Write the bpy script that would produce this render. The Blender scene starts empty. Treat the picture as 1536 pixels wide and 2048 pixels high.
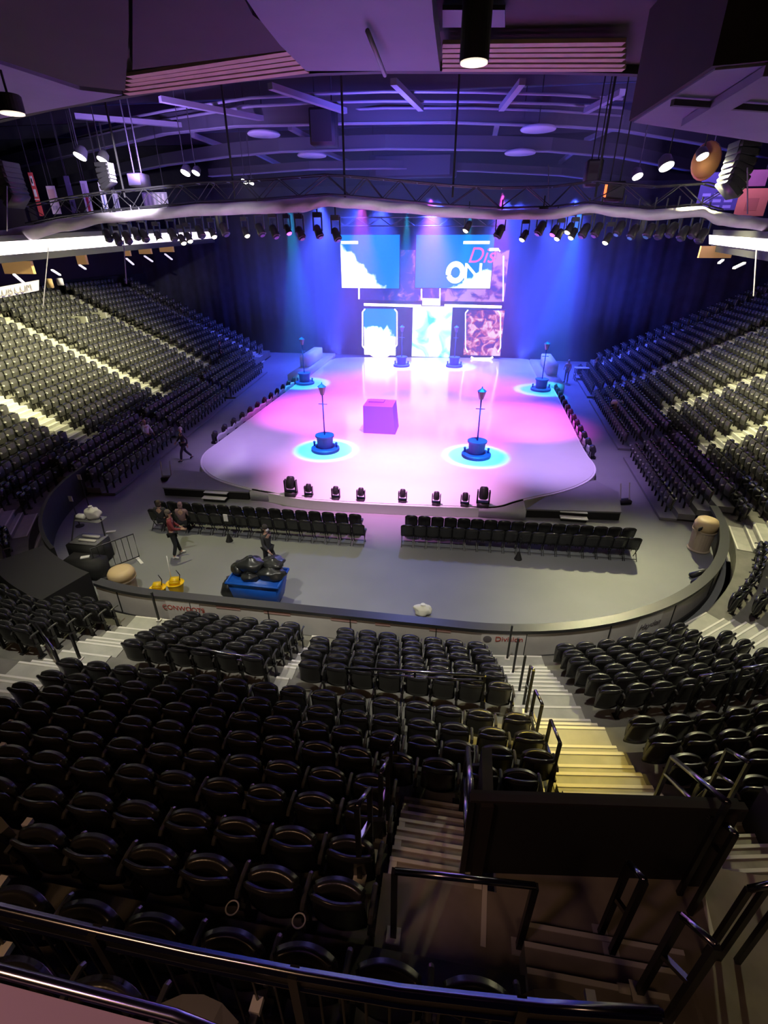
import bpy, bmesh, math, random
from math import sin, cos, pi, radians, atan2, hypot, sqrt
from mathutils import Vector, Matrix
random.seed(7)
D = bpy.data
COL = bpy.context.scene.collection
SC = bpy.context.scene
H = 9.6                     # eye height over the arena floor
F = 991.0                   # focal length in pixels of the 1536 x 2048 frame
PITCH = radians(28.0)
YAW = atan2(945 - 768, F / cos(PITCH))
FW = Vector((-sin(YAW) * cos(PITCH), cos(YAW) * cos(PITCH), -sin(PITCH)))
RT = Vector((cos(YAW), sin(YAW), 0))
UP = RT.cross(FW)
EYE = Vector((0, 0, H))

def ray(px, py):
    return RT * ((px - 768) / F) - UP * ((py - 1024) / F) + FW
def fl(px, py, z=0.0):      # a point of the horizontal plane at height z
    d = ray(px, py); return EYE + d * ((z - H) / d.z)
def wy(px, py, y):          # a point of the cross plane at distance y
    d = ray(px, py); return EYE + d * (y / d.y)
def proj(p):
    v = Vector(p) - EYE; w = v.dot(FW)
    return (768 + F * v.dot(RT) / w, 1024 - F * v.dot(UP) / w, w) if w > 0.05 else (0, 0, -1)

cam_data = D.cameras.new('camera'); cam = D.objects.new('camera', cam_data); COL.objects.link(cam)
cam_data.sensor_fit = 'VERTICAL'; cam_data.sensor_height = 36.0; cam_data.lens = 36.0 * F / 2048.0
cam_data.clip_start = 0.05; cam_data.clip_end = 400
cam.matrix_world = Matrix(((RT.x, UP.x, -FW.x, 0), (RT.y, UP.y, -FW.y, 0), (RT.z, UP.z, -FW.z, H), (0, 0, 0, 1)))
SC.camera = cam

# ------------------------------------------------------------------ materials
def mat(name, col, rough=0.6, metal=0.0, var=0.0, scale=8.0, emit=None, es=1.0, bump=0.0, spec=None):
    m = D.materials.new(name); m.use_nodes = True
    nt = m.node_tree; b = nt.nodes['Principled BSDF']
    b.inputs['Base Color'].default_value = (*col, 1); b.inputs['Roughness'].default_value = rough
    b.inputs['Metallic'].default_value = metal
    if spec is not None: b.inputs['Specular IOR Level'].default_value = spec
    if var or bump:
        tc = nt.nodes.new('ShaderNodeTexCoord'); n = nt.nodes.new('ShaderNodeTexNoise')
        n.inputs['Scale'].default_value = scale; n.inputs['Detail'].default_value = 3
        nt.links.new(tc.outputs['Object'], n.inputs['Vector'])
        if var:
            r = nt.nodes.new('ShaderNodeValToRGB')
            r.color_ramp.elements[0].position = 0.3; r.color_ramp.elements[1].position = 0.7
            r.color_ramp.elements[0].color = (*[max(0, c * (1 - var)) for c in col], 1)
            r.color_ramp.elements[1].color = (*[min(1, c * (1 + var)) for c in col], 1)
            nt.links.new(n.outputs['Fac'], r.inputs['Fac']); nt.links.new(r.outputs['Color'], b.inputs['Base Color'])
        if bump:
            bp = nt.nodes.new('ShaderNodeBump'); bp.inputs['Strength'].default_value = bump
            nt.links.new(n.outputs['Fac'], bp.inputs['Height']); nt.links.new(bp.outputs['Normal'], b.inputs['Normal'])
    if emit:
        b.inputs['Emission Color'].default_value = (*emit, 1); b.inputs['Emission Strength'].default_value = es
    return m
M = {}
M['seat'] = mat('seat_black_plastic', (0.020, 0.020, 0.022), 0.26)
M['arm'] = mat('armrest_grey_plastic', (0.05, 0.05, 0.052), 0.4)
M['steel'] = mat('painted_black_steel', (0.02, 0.02, 0.022), 0.35, 0.3)
M['conc'] = mat('terrace_concrete', (0.18, 0.175, 0.155), 0.85, 0, 0.18, 2.0)
M['step'] = mat('pale_step_concrete', (0.44, 0.44, 0.39), 0.75, 0, 0.12, 3.0)
M['nose'] = mat('white_step_nosing', (0.78, 0.76, 0.70), 0.6)
M['floor'] = mat('grey_event_floor', (0.215, 0.225, 0.235), 0.55, 0, 0.10, 0.35)
M['black'] = mat('matt_black', (0.012, 0.012, 0.014), 0.7)
M['blackcloth'] = mat('black_drape', (0.03, 0.03, 0.036), 0.9, 0, 0.15, 3.0)
M['deck'] = mat('grey_stage_deck', (0.20, 0.20, 0.22), 0.6, 0, 0.08, 1.0)
M['apron'] = mat('pale_stage_apron', (0.55, 0.55, 0.62), 0.5)
M['white'] = mat('white_paint', (0.8, 0.8, 0.8), 0.5)
M['dash'] = mat('dasher_white_panel', (0.62, 0.60, 0.58), 0.4, 0, 0.06, 2.0)
M['dashcap'] = mat('dasher_black_cap', (0.03, 0.032, 0.036), 0.4)
M['tan'] = mat('tan_plastic', (0.62, 0.46, 0.25), 0.5)
M['tanbody'] = mat('beige_bin_body', (0.42, 0.34, 0.26), 0.6)
M['yellow'] = mat('yellow_plastic', (0.85, 0.55, 0.01), 0.4)
M['blue'] = mat('blue_plastic', (0.01, 0.10, 0.55), 0.4)
M['bag'] = mat('black_bin_liner', (0.022, 0.024, 0.026), 0.28, 0, 0, 9, bump=0.4)
M['swag'] = mat('white_border_cloth', (0.72, 0.70, 0.68), 0.85, 0, 0.08, 2.0)
M['alu'] = mat('truss_metal', (0.07, 0.07, 0.08), 0.4, 0.7)
M['ceil'] = mat('grey_roof_deck', (0.30, 0.27, 0.36), 0.8, 0, 0.15, 0.6)
M['beam'] = mat('dark_roof_beam', (0.05, 0.05, 0.065), 0.6)
M['strut'] = mat('pale_roof_strut', (0.20, 0.19, 0.25), 0.6)
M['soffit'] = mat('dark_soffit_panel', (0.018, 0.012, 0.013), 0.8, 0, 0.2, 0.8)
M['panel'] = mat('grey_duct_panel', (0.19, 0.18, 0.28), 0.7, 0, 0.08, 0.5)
M['slat'] = mat('tan_ceiling_slat', (0.56, 0.39, 0.28), 0.7, 0, 0.1, 2)

# ------------------------------------------------------------------ mesh builder
class MB:
    def __init__(s): s.v = []; s.f = []; s.mi = []; s.cur = 0
    def add(s, vs, fs):
        n = len(s.v); s.v.extend(Vector(p) for p in vs)
        for f in fs: s.f.append([n + i for i in f]); s.mi.append(s.cur)
    def box(s, c, size, rz=0.0, m=None):
        x, y, z = [k / 2 for k in size]; c = Vector(c)
        vs = [Vector((a, b, d)) for a in (-x, x) for b in (-y, y) for d in (-z, z)]
        if m is not None: vs = [m @ p for p in vs]
        elif rz: r = Matrix.Rotation(rz, 3, 'Z'); vs = [r @ p for p in vs]
        s.add([p + c for p in vs], [(0, 1, 3, 2), (4, 6, 7, 5), (0, 4, 5, 1), (2, 3, 7, 6), (0, 2, 6, 4), (1, 5, 7, 3)])
    def bar(s, p, q, w, h):
        p = Vector(p); q = Vector(q); t = (q - p)
        if t.length < 1e-6: return
        t.normalize(); a = t.cross(Vector((0, 0, 1)))
        a = Vector((1, 0, 0)) if a.length < 1e-4 else a.normalized()
        b = a.cross(t).normalized(); a = a * w / 2; b = b * h / 2
        s.add([p - a - b, p + a - b, p + a + b, p - a + b, q - a - b, q + a - b, q + a + b, q - a + b],
              [(0, 1, 2, 3), (7, 6, 5, 4), (0, 4, 5, 1), (1, 5, 6, 2), (2, 6, 7, 3), (3, 7, 4, 0)])
    def tube(s, pts, r, n=8, cap=True, sx=1.0, sz=1.0):
        pts = [Vector(p) for p in pts]; rings = []
        rr = r if isinstance(r, (list, tuple)) else [r] * len(pts)
        base = len(s.v); prev = None
        for i, p in enumerate(pts):
            t = (pts[min(i + 1, len(pts) - 1)] - pts[max(i - 1, 0)])
            t = t.normalized() if t.length > 1e-9 else Vector((0, 0, 1))
            ref = Vector((0, 0, 1)) if abs(t.z) < 0.95 else Vector((1, 0, 0))
            a = t.cross(ref).normalized(); b = a.cross(t).normalized()
            if prev is not None and a.dot(prev) < 0 and abs(t.z) >= 0.95: a, b = -a, -b
            prev = a
            s.v.extend(p + a * (rr[i] * sx * cos(2 * pi * k / n)) + b * (rr[i] * sz * sin(2 * pi * k / n)) for k in range(n))
        for i in range(len(pts) - 1):
            for k in range(n):
                k2 = (k + 1) % n
                s.f.append([base + i * n + k, base + i * n + k2, base + (i + 1) * n + k2, base + (i + 1) * n + k]); s.mi.append(s.cur)
        if cap:
            s.f.append([base + k for k in range(n)][::-1]); s.mi.append(s.cur)
            e = base + (len(pts) - 1) * n; s.f.append([e + k for k in range(n)]); s.mi.append(s.cur)
    def lathe(s, prof, c=(0, 0, 0), n=20, axis=None, sx=1.0, sy=1.0):
        c = Vector(c); base = len(s.v)
        m = axis.to_track_quat('Z', 'Y').to_matrix() if axis is not None else Matrix.Identity(3)
        for r, z in prof:
            s.v.extend(c + m @ Vector((r * sx * cos(2 * pi * k / n), r * sy * sin(2 * pi * k / n), z)) for k in range(n))
        for i in range(len(prof) - 1):
            for k in range(n):
                k2 = (k + 1) % n
                s.f.append([base + i * n + k, base + i * n + k2, base + (i + 1) * n + k2, base + (i + 1) * n + k]); s.mi.append(s.cur)
        s.f.append([base + k for k in range(n)][::-1]); s.mi.append(s.cur)
        e = base + (len(prof) - 1) * n; s.f.append([e + k for k in range(n)]); s.mi.append(s.cur)
    def prism(s, poly, z0, z1):
        n = len(poly)
        vs = [Vector((p[0], p[1], z0)) for p in poly] + [Vector((p[0], p[1], z1)) for p in poly]
        s.add(vs, [tuple(range(n))[::-1], tuple(range(n, 2 * n))] + [(i, (i + 1) % n, n + (i + 1) % n, n + i) for i in range(n)])
    def slab(s, poly3, off):        # a polygon in space given thickness along off
        n = len(poly3); off = Vector(off)
        vs = [Vector(p) for p in poly3] + [Vector(p) + off for p in poly3]
        s.add(vs, [tuple(range(n)), tuple(range(n, 2 * n))[::-1]] + [(i, n + i, n + (i + 1) % n, (i + 1) % n) for i in range(n)])
    def grid(s, fn, nu, nv):
        b = len(s.v)
        for j in range(nv + 1):
            for i in range(nu + 1): s.v.append(Vector(fn(i / nu, j / nv)))
        for j in range(nv):
            for i in range(nu):
                a = b + j * (nu + 1) + i
                s.f.append([a, a + 1, a + nu + 2, a + nu + 1]); s.mi.append(s.cur)
    def shell(s, fn, nu, nv, th):   # fn(u,v) -> point, normal ; closed solid of thickness th
        P = [[fn(i / nu, j / nv) for i in range(nu + 1)] for j in range(nv + 1)]
        b = len(s.v); k = (nu + 1) * (nv + 1)
        for sg in (1, -1):
            for j in range(nv + 1):
                for i in range(nu + 1): s.v.append(Vector(P[j][i][0]) + Vector(P[j][i][1]) * (th / 2 * sg))
        def q(a): s.f.append(a); s.mi.append(s.cur)
        w = nu + 1
        for j in range(nv):
            for i in range(nu):
                a = b + j * w + i
                q([a, a + 1, a + w + 1, a + w]); q([a + k, a + k + w, a + k + w + 1, a + k + 1])
        for i in range(nu):
            a = b + i; q([a, a + k, a + k + 1, a + 1]); a = b + nv * w + i; q([a, a + 1, a + k + 1, a + k])
        for j in range(nv):
            a = b + j * w; q([a, a + w, a + w + k, a + k]); a = b + j * w + nu; q([a, a + k, a + w + k, a + w])
    def mesh(s, name, smooth=False, org=None):
        me = D.meshes.new(name)
        vs = [tuple(v - org) for v in s.v] if org is not None else [tuple(v) for v in s.v]
        me.from_pydata(vs, [], s.f)
        if smooth: me.polygons.foreach_set('use_smooth', [True] * len(me.polygons))
        if any(s.mi): me.polygons.foreach_set('material_index', s.mi)
        bm = bmesh.new(); bm.from_mesh(me); bmesh.ops.recalc_face_normals(bm, faces=bm.faces); bm.to_mesh(me); bm.free()
        me.update()
        return me
    def build(s, name, m, parent=None, smooth=False, bevel=0.0, seg=2, label=None):
        org = parent.location if parent is not None else None
        if parent is not None and parent.parent is not None: org = parent.parent.location
        me = s.mesh(name, smooth, org)
        return link(name, me, m, parent, bevel, seg, label)
def link(name, me, m, parent=None, bevel=0.0, seg=2, label=None):
    for x in (m if isinstance(m, (list, tuple)) else [m]): me.materials.append(x)
    if bevel:
        bm = bmesh.new(); bm.from_mesh(me)
        es = [e for e in bm.edges if len(e.link_faces) == 2 and e.calc_face_angle(0) > 0.6]
        bmesh.ops.bevel(bm, geom=es, offset=bevel, segments=seg, affect='EDGES', clamp_overlap=True)
        for f in bm.faces: f.smooth = True
        bm.to_mesh(me); bm.free()
    o = D.objects.new(name, me); COL.objects.link(o)
    if parent is not None: o.parent = parent
    if label: o['label'] = label
    return o
def thing(name, label, cat, loc=(0, 0, 0), rz=0.0, group=None):
    o = D.objects.new(name, None); COL.objects.link(o); o.location = loc; o.rotation_euler = (0, 0, rz)
    o.empty_display_size = 0.2
    return tag(o, label, cat, group)
def tag(o, label, cat, group=None, kind=None):
    o['label'] = label; o['category'] = cat
    if group: o['group'] = group
    if kind: o['kind'] = kind
    return o
def struct(o, label=None):
    o['kind'] = 'structure'
    if label: o['label'] = label
    return o
def dup(root, loc, rz, label=None):
    r = root.copy(); COL.objects.link(r); r.location = loc; r.rotation_euler = (0, 0, rz)
    if label: r['label'] = label
    for ch in root.children:
        c = ch.copy(); COL.objects.link(c); c.parent = r
        for g in ch.children:
            d = g.copy(); COL.objects.link(d); d.parent = c
    return r
ORD = 'zeroth first second third fourth fifth sixth seventh eighth ninth tenth eleventh twelfth thirteenth fourteenth fifteenth sixteenth seventeenth eighteenth nineteenth twentieth'.split()
TENS = {20: 'twenty', 30: 'thirty', 40: 'forty', 50: 'fifty'}
def nth(n):
    if n <= 20: return ORD[n]
    t = n // 10 * 10
    return (TENS[t][:-1] + 'ieth') if n == t else TENS[t] + '-' + ORD[n - t]
def text_mesh(txt, size, ext=0.004, shear=0.0, align='CENTER'):
    cu = D.curves.new('lettering', 'FONT'); cu.body = txt; cu.size = size; cu.extrude = ext; cu.shear = shear
    cu.align_x = align; cu.align_y = 'CENTER'
    o = D.objects.new('lettering', cu); COL.objects.link(o)
    bpy.context.view_layer.update()
    me = D.meshes.new_from_object(o.evaluated_get(bpy.context.evaluated_depsgraph_get()))
    D.objects.remove(o); D.curves.remove(cu)
    return me
def put_text(txt, size, pos, xdir, updir, m, parent, name='lettering', sx=1.0, shear=0.0):
    me = text_mesh(txt, size, shear=shear)
    x = Vector(xdir).normalized(); u = Vector(updir).normalized(); n = x.cross(u)
    T = Matrix(((x.x * sx, u.x, n.x, pos[0]), (x.y * sx, u.y, n.y, pos[1]), (x.z * sx, u.z, n.z, pos[2]), (0, 0, 0, 1)))
    me.transform(T)
    if parent is not None:
        org = parent.location if parent.parent is None else parent.parent.location
        me.transform(Matrix.Translation(-Vector(org)))
    return link(name, me, m, parent)
def light(name, kind, loc, target, col, power, size=0.3, angle=60, blend=0.5):
    l = D.lights.new(name, kind); l.color = col; l.energy = power
    if kind == 'SPOT': l.spot_size = radians(angle); l.spot_blend = blend; l.shadow_soft_size = size
    elif kind == 'AREA': l.size = size; l.shape = 'DISK'
    else: l.shadow_soft_size = size
    o = D.objects.new(name, l); COL.objects.link(o); o.location = loc
    if target is not None: o.rotation_euler = (Vector(target) - Vector(loc)).to_track_quat('-Z', 'Y').to_euler()
    return o
# ------------------------------------------------------------------ the bowl: boards line, rows, terraces
CL, RL, SPL = Vector((-8.0, 18.2)), 8.1, math.atan(0.09)
CR, RR, SPR = Vector((0.5, 19.3)), 9.2, math.atan(0.045)
LS, RS = 32.0, 30.8         # lengths of the side straights
arcL = RL * (pi / 2 - SPL); mid = CR.x - CL.x; arcR = RR * (pi / 2 - SPR)
S0, S1, S2, S3, S4 = -LS, 0.0, arcL, arcL + mid, arcL + mid + arcR
SEND = S4 + RS
def base(s):                # boards line at arc length s -> point, outward normal
    if s < S1:
        a = pi + SPL; n = Vector((cos(a), sin(a))); p = CL + n * RL; t = Vector((-n.y, n.x))
        return p + t * s, n
    if s < S2:
        a = pi + SPL + s / RL; n = Vector((cos(a), sin(a))); return CL + n * RL, n
    if s < S3:
        return Vector((CL.x + (s - S2), CL.y - RL)), Vector((0, -1))
    if s < S4:
        a = -pi / 2 + (s - S3) / RR; n = Vector((cos(a), sin(a))); return CR + n * RR, n
    a = -SPR; n = Vector((cos(a), sin(a))); t = Vector((-n.y, n.x)); return CR + n * RR + t * (s - S4), n
ND = [1.05, 1.46, 1.88, 2.32, 2.78, 3.20, 4.42, 4.95, 5.45, 5.99, 6.54, 7.08, 7.65, 8.19, 8.80, 9.27]
NZ = [.55, .75, .95, 1.15, 1.40, 1.55, 2.15, 2.40, 2.65, 2.95, 3.25, 3.60, 3.95, 4.35, 4.78, 5.20]
NROW = 20
for k in range(16, NROW): ND.append(ND[-1] + .65); NZ.append(NZ[-1] + .38)
def wgt(s):                 # 0 on the end stand, 1 on the side stands
    if S2 <= s <= S3: return 0.0
    d = (S2 - s) / arcL if s < S2 else (s - S3) / arcR
    d = min(1.0, max(0.0, d)); return d * d * (3 - 2 * d)
def row(k, s):              # seat back line of row k: distance behind the boards, tread height
    w = wgt(s)
    return ND[k] * (1 - w) + (1.05 + .62 * k) * w, NZ[k] * (1 - w) + (.52 + .31 * k) * w
def pt(s, d, z):
    p, n = base(s); q = p + n * d; return Vector((q.x, q.y, z))

TR = 0.68                  # deepest row tread; anything wider is cross aisle at the lower level
BACK = 0.12                 # tread runs this far behind the seat backs
def frange(a, b, st):
    n = max(1, int(round((b - a) / st))); return [a + (b - a) * i / n for i in range(n + 1)]
SMP = sorted(set([round(x, 4) for x in frange(S0, S1, 4) + frange(S1, S2, .4) + frange(S2, S3, 1.0) + frange(S3, S4, .4) + frange(S4, SEND, 4)]))
# vomitory pit and landing of the end stand
PIT_X0, PIT_X1 = 0.62, 3.75
def xs(x): return S2 + (x - CL.x)      # arc length on the straight end stand

def in_cut(k, s):           # rows that stop for the landing, pit and the camera's gallery
    if not (S2 - 2.5 < s): return False
    x = CL.x + (s - S2)
    if s > S3 + 2.6 * 2: return False
    if k >= 14 and x > 0.95: return True
    if 10 <= k <= 13 and x > -0.42: return True
    if k == 9 and x > 1.05: return True
    return False

tm = MB()
def strip(k, ss):
    for a, b in zip(ss[:-1], ss[1:]):
        m = (a + b) / 2
        if in_cut(k, m): continue
        q = []
        for s in (a, b):
            d, z = row(k, s)
            d0 = row(k - 1, s)[0] + BACK if k else 0.35
            z0 = row(k - 1, s)[1] if k else 0.0
            e0 = max(d0, d + BACK - TR)
            q.append((pt(s, d0, z0), pt(s, e0, z0), pt(s, e0, z), pt(s, d + BACK, z)))
        tm.add(list(q[0]) + list(q[1]), [(0, 4, 5, 1), (1, 5, 6, 2), (2, 6, 7, 3)])
EXTRA = [xs(-0.42), xs(0.95), xs(1.05)]
for k in range(NROW):
    ss = sorted(SMP + EXTRA)
    if k > 15: 
        strip(k, [s for s in ss if s <= S2 - 4]); strip(k, [s for s in ss if s >= S3 + 5])
    else: strip(k, ss)
terr = struct(tm.build('floor_terraces', M['conc']), 'stepped concrete seating terraces wrapping around the rink')

# ------------------------------------------------------------------ floor, boards
fm = MB(); fm.add([(-60, -12, 0), (50, -12, 0), (50, 75, 0), (-60, 75, 0)], [(0, 1, 2, 3)])
struct(fm.build('floor', M['floor']), 'grey arena event floor')

BH = 1.07
BS0, BS1 = S2 - 2.1, S4 - 0.6        # boards run round the near end
bs = frange(BS0, BS1, .35)
def ribbon(mb, ss, d0, d1, z0, z1):
    n = len(ss)
    vs = []
    for s in ss: vs += [pt(s, d0, z0), pt(s, d1, z0), pt(s, d1, z1), pt(s, d0, z1)]
    fs = [(0, 1, 2, 3)[::-1], tuple(4 * (n - 1) + i for i in range(4))]
    for i in range(n - 1):
        for j in range(4):
            a, b = 4 * i + j, 4 * i + (j + 1) % 4; fs.append((a, b, b + 4, a + 4))
    mb.add(vs, fs)
boards = thing('dasher_boards', 'curved white rink boards with black top rail around the near end', 'rink boards', pt((S2 + S3) / 2, 0, 0))
b1 = MB(); ribbon(b1, bs, 0.02, 0.12, 0.0, BH - 0.10); b1.build('panel', M['dash'], boards)
b2 = MB(); ribbon(b2, bs, -0.12, 0.16, BH - 0.10, BH); b2.build('cap_rail', M['dashcap'], boards)
b3 = MB(); ribbon(b3, bs, -0.02, 0.02, 0.0, BH - 0.1); b3.build('rink_face', M['black'], boards)
kr = MB(); ribbon(kr, bs, 0.12, 0.16, 0.0, 0.22); kr.build('kick_plate', M['black'], boards)
seam = MB()
for i, s in enumerate(frange(BS0 + .8, BS1 - .5, 2.2)):
    seam.box(pt(s, .125, .6), (.025, .03, .8), atan2(base(s)[1].y, base(s)[1].x) + pi / 2)
seam.build('seam_strip', M['black'], boards)
M['red'] = mat('red_print', (0.45, 0.05, 0.04), 0.5); M['redpale'] = mat('faded_red_print', (0.50, 0.30, 0.28), 0.5)
M['greyprint'] = mat('grey_print', (0.16, 0.15, 0.17), 0.5); M['dasha'] = mat('advert_white', (0.74, 0.74, 0.72), 0.4)
def board_s(px, py):         # arc length of the boards at a pixel of its cap
    p = fl(px, py, .9); best = min(frange(BS0, BS1, .05), key=lambda s: (pt(s, .12, .9) - p).length); return best
def advert(px0, px1, py, label):
    s0, s1 = sorted((board_s(px0, py), board_s(px1, py)))
    a = MB(); ribbon(a, frange(s0, s1, .2), .125, .14, .16, BH - .12)
    o = a.build('advert_panel', M['dasha']); tag(o, label, 'advert panel', 'advert panels on the boards')
    return o, (s0 + s1) / 2
def board_text(txt, s, z, size, m, parent, sx=1.0, shear=0.0):
    p, n = base(s); t = Vector((-n.y, n.x))
    q = pt(s, .146, z); put_text(txt, size, q, (t.x, t.y, 0), (0, 0, 1), m, parent, sx=sx, shear=shear)
o, s = advert(337, 408, 1196, 'white advert panel with red capital lettering beside the yellow mop bucket'); board_text('CONWOOTS', s, .70, .22, M['red'], o, .95)
o, s = advert(962, 1047, 1252, 'white advert panel with round dark crest at foot of the central stairs'); board_text('Division', s + .12, .78, .22, M['red'], o)
cr = MB(); p, n = base(s - .42); cr.lathe([(.11, 0), (.11, .006), (.075, .006), (.075, .012), (.03, .012)], pt(s - .42, .142, .76), 24, Vector((n.x, n.y, 0))); cr.build('crest', M['greyprint'], o)
o, s = advert(1258, 1322, 1222, 'white advert panel with slanted dark script near the curve of the boards'); board_text('Hayden', s, .62, .26, M['greyprint'], o, shear=.35)
for px, py, w in ((465, 1205, .7), (560, 1215, .75), (690, 1228, .7), (880, 1242, .55), (770, 1234, .4)):
    s = board_s(px, py); lets = MB(); ribbon(lets, [s - w / 2, s, s + w / 2], .121, .135, BH - .22, BH - .15); lets.build('red_stripe', M['redpale'], boards)

m = MB(); ribbon(m, frange(S1 - .3, BS0 - 2.6, .4), -.12, .0, 0, 1.25); struct(m.build('wall_corner', M['black']), 'dark wall along the left corner of the floor')
m = MB(); ribbon(m, frange(S2 - 4.9, BS0 - .15, .3), .08, 1.5, 0, 1.35); struct(m.build('wall_tunnel_shade', M['black']), 'black block standing in for the dark tunnel mouth, left corner')  # solid black block in place of the shade inside the tunnel
# ------------------------------------------------------------------ seats
SP = .53
def seat_parts(hi=True):
    nu, nv = (12, 6) if hi else (4, 2)
    bk = MB()
    def fb(u, v):
        a = 2 * u - 1
        top = .85 - .05 * abs(a) ** 3
        z = .30 + (top - .30) * v
        w = .225 * (1 - .06 * v)
        return (a * w, .06 * a * a + .08 * (1 - v) + .012 * sin(pi * v), z), Vector((-a * .45, 1, .15)).normalized()
    bk.shell(fb, nu, nv, .045)
    pn = MB()
    def fp(u, v):
        a = 2 * u - 1
        top = .80 - .03 * a ** 4
        z = .36 + (top - .36) * v
        return (a * .205, .165 - .06 * a * a + .03 * sin(pi * v * .9), z), Vector((a * .5, 1, .2)).normalized()
    pn.shell(fp, nu, nv, .10)
    ar = MB()
    if hi:
        ar.tube([(.265, .03, .60), (.265, .06, .635), (.265, .16, .64), (.265, .27, .63), (.265, .29, .61)], .022, 8)
    else: ar.box((.265, .15, .63), (.04, .26, .03)); ar.cur = 0
    lg = MB()
    lg.box((.265, .12, .31), (.03, .07, .62))
    if hi:
        lg.box((.265, .12, .012), (.09, .16, .024)); lg.box((.265, .10, .36), (.06, .10, .05))
    return bk, pn, ar, lg
def soft(me, o=1):
    me.polygons.foreach_set('use_smooth', [True] * len(me.polygons)); return me
bk, pn, ar, lg = seat_parts(True)
proto = thing('stadium_seat', 'seat', 'seat', (0, 0, 0), 0, 'black tip-up seats of the near stand')
for mb, n, m, bv in ((bk, 'backrest', M['seat'], .012), (pn, 'seat_pan', M['seat'], .022), (ar, 'armrest', M['arm'], 0), (lg, 'leg', M['steel'], 0)):
    me = mb.mesh(n)
    link(n, me, m, proto, bv, 2)
PROTO_USED = [False]
# aisles: list of (s at boards, half width) as lines of constant s; each with the rows it crosses
def sx_of(px, py, z):        # arc length whose normal line passes the point
    p = fl(px, py, z).xy
    if p.y < CL.y and p.x < CL.x: a = atan2(p.y - CL.y, p.x - CL.x) % (2 * pi); return (a - pi - SPL) * RL
    if p.y < CR.y and p.x > CR.x: a = atan2(p.y - CR.y, p.x - CR.x); return S3 + (a + pi / 2) * RR
    return xs(p.x)
AISLES = []                  # name, s, half width, k0, k1
def aisle(lbl, s, hw, k0, k1): AISLES.append((lbl, s, hw, k0, k1))
aisle('center', xs(1.72), .70, 0, 9)
aisle('left', xs(-7.9), .62, 0, 8)
aisle('gap', xs(-3.3), .16, 0, 5)
aisle('left corner', S1 + 3.6, .95, 0, 19)
aisle('left side', -3.6, .55, 0, 19)
aisle('left mid', -12.0, .55, 0, 19)
aisle('left far', -20.5, .55, 0, 19)
aisle('left end', -29.0, .55, 0, 19)
aisle('right corner', S3 + 6.2, .9, 0, 19)
aisle('right bend', S4 - 1.9, .9, 0, 19)
aisle('right side', S4 + 5.9, .55, 0, 19)
aisle('right mid', S4 + 12.2, .55, 0, 19)
aisle('right far', S4 + 20.2, .55, 0, 19)
aisle('right end', S4 + 28.0, .55, 0, 19)
def scale_at(s, d):          # growth of arc length away from the boards
    if S1 <= s < S2: return (RL + d) / RL
    if S3 <= s < S4: return (RR + d) / RR
    return 1.0
SEATS = []                   # (pos, rz, k, block, index from the aisle)
def fill(k, sa, sb, block, frm, skip_ends=True):
    """seats of row k between arc lengths sa and sb, counted from end 'a' or 'b'."""
    pos = []; s = sa
    L = 0.0; steps = []
    n = 0
    st = .05
    acc = []
    t = sa
    while t < sb: 
        d, z = row(k, t); L += st * scale_at(t, d); acc.append((L, t)); t += st
    cnt = int((L - .06) / SP)
    if cnt < 1: return
    off = (L - cnt * SP)
    want = [(SP / 2 + i * SP + (0.03 if frm == 'a' else off - .03)) for i in range(cnt)]
    j = 0
    for i, wv in enumerate(want):
        while j < len(acc) - 1 and acc[j][0] < wv: j += 1
        t = acc[j][1]
        d, z = row(k, t); p, nn = base(t)
        idx = i + 1 if frm == 'a' else cnt - i
        SEATS.append((pt(t, d + .07, z), atan2(-nn.y, -nn.x) - pi / 2, k, block, idx, cnt))
def cut_row(k, sa, sb, block, frm):
    """split by aisles that cross row k"""
    bounds = []
    for l, s, hw, k0, k1 in AISLES:
        if k0 <= k <= k1 and sa < s < sb:
            g = scale_at(s, row(k, s)[0]); bounds.append((s - (hw + .05) / g, s + (hw + .05) / g, l))
    bounds.sort(); cur = sa; prev = None; out = []
    for a, b, l in bounds: out.append((cur, a, prev, l)); cur, prev = b, l
    out.append((cur, sb, prev, None)); return out
for k in range(NROW):
    for a, b, pl, nl in cut_row(k, S0 + .3, SEND - .3, '', 'a'):
        m = (a + b) / 2
        frm = 'b' if m < S2 + 4 else 'a'
        if pl == 'gap' or nl == 'center': frm = 'b'
        if nl == 'gap': frm = 'b'
        name = (pl or 'end') + '|' + (nl or 'end')
        # clip for pit / landing / gallery
        if k > 15 and a < S3 + 5 and b > S2 - 4:
            fill(k, a, min(b, S2 - 4), name, 'b') if a < S2 - 4 else None
            fill(k, max(a, S3 + 5), b, name, 'a') if b > S3 + 5 else None
            continue
        lim = {9: 1.02, 10: -.42, 11: -.42, 12: -.42, 13: -.40, 14: .82, 15: -.9}
        if k in lim and a < xs(lim[k]) < b:
            fill(k, a, xs(lim[k]), name, 'b')
            fill(k, max(a, S3 + 4.9 + (k - 9) * .25), b, name, 'a')
            continue
        fill(k, a, b, name, frm)
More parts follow.
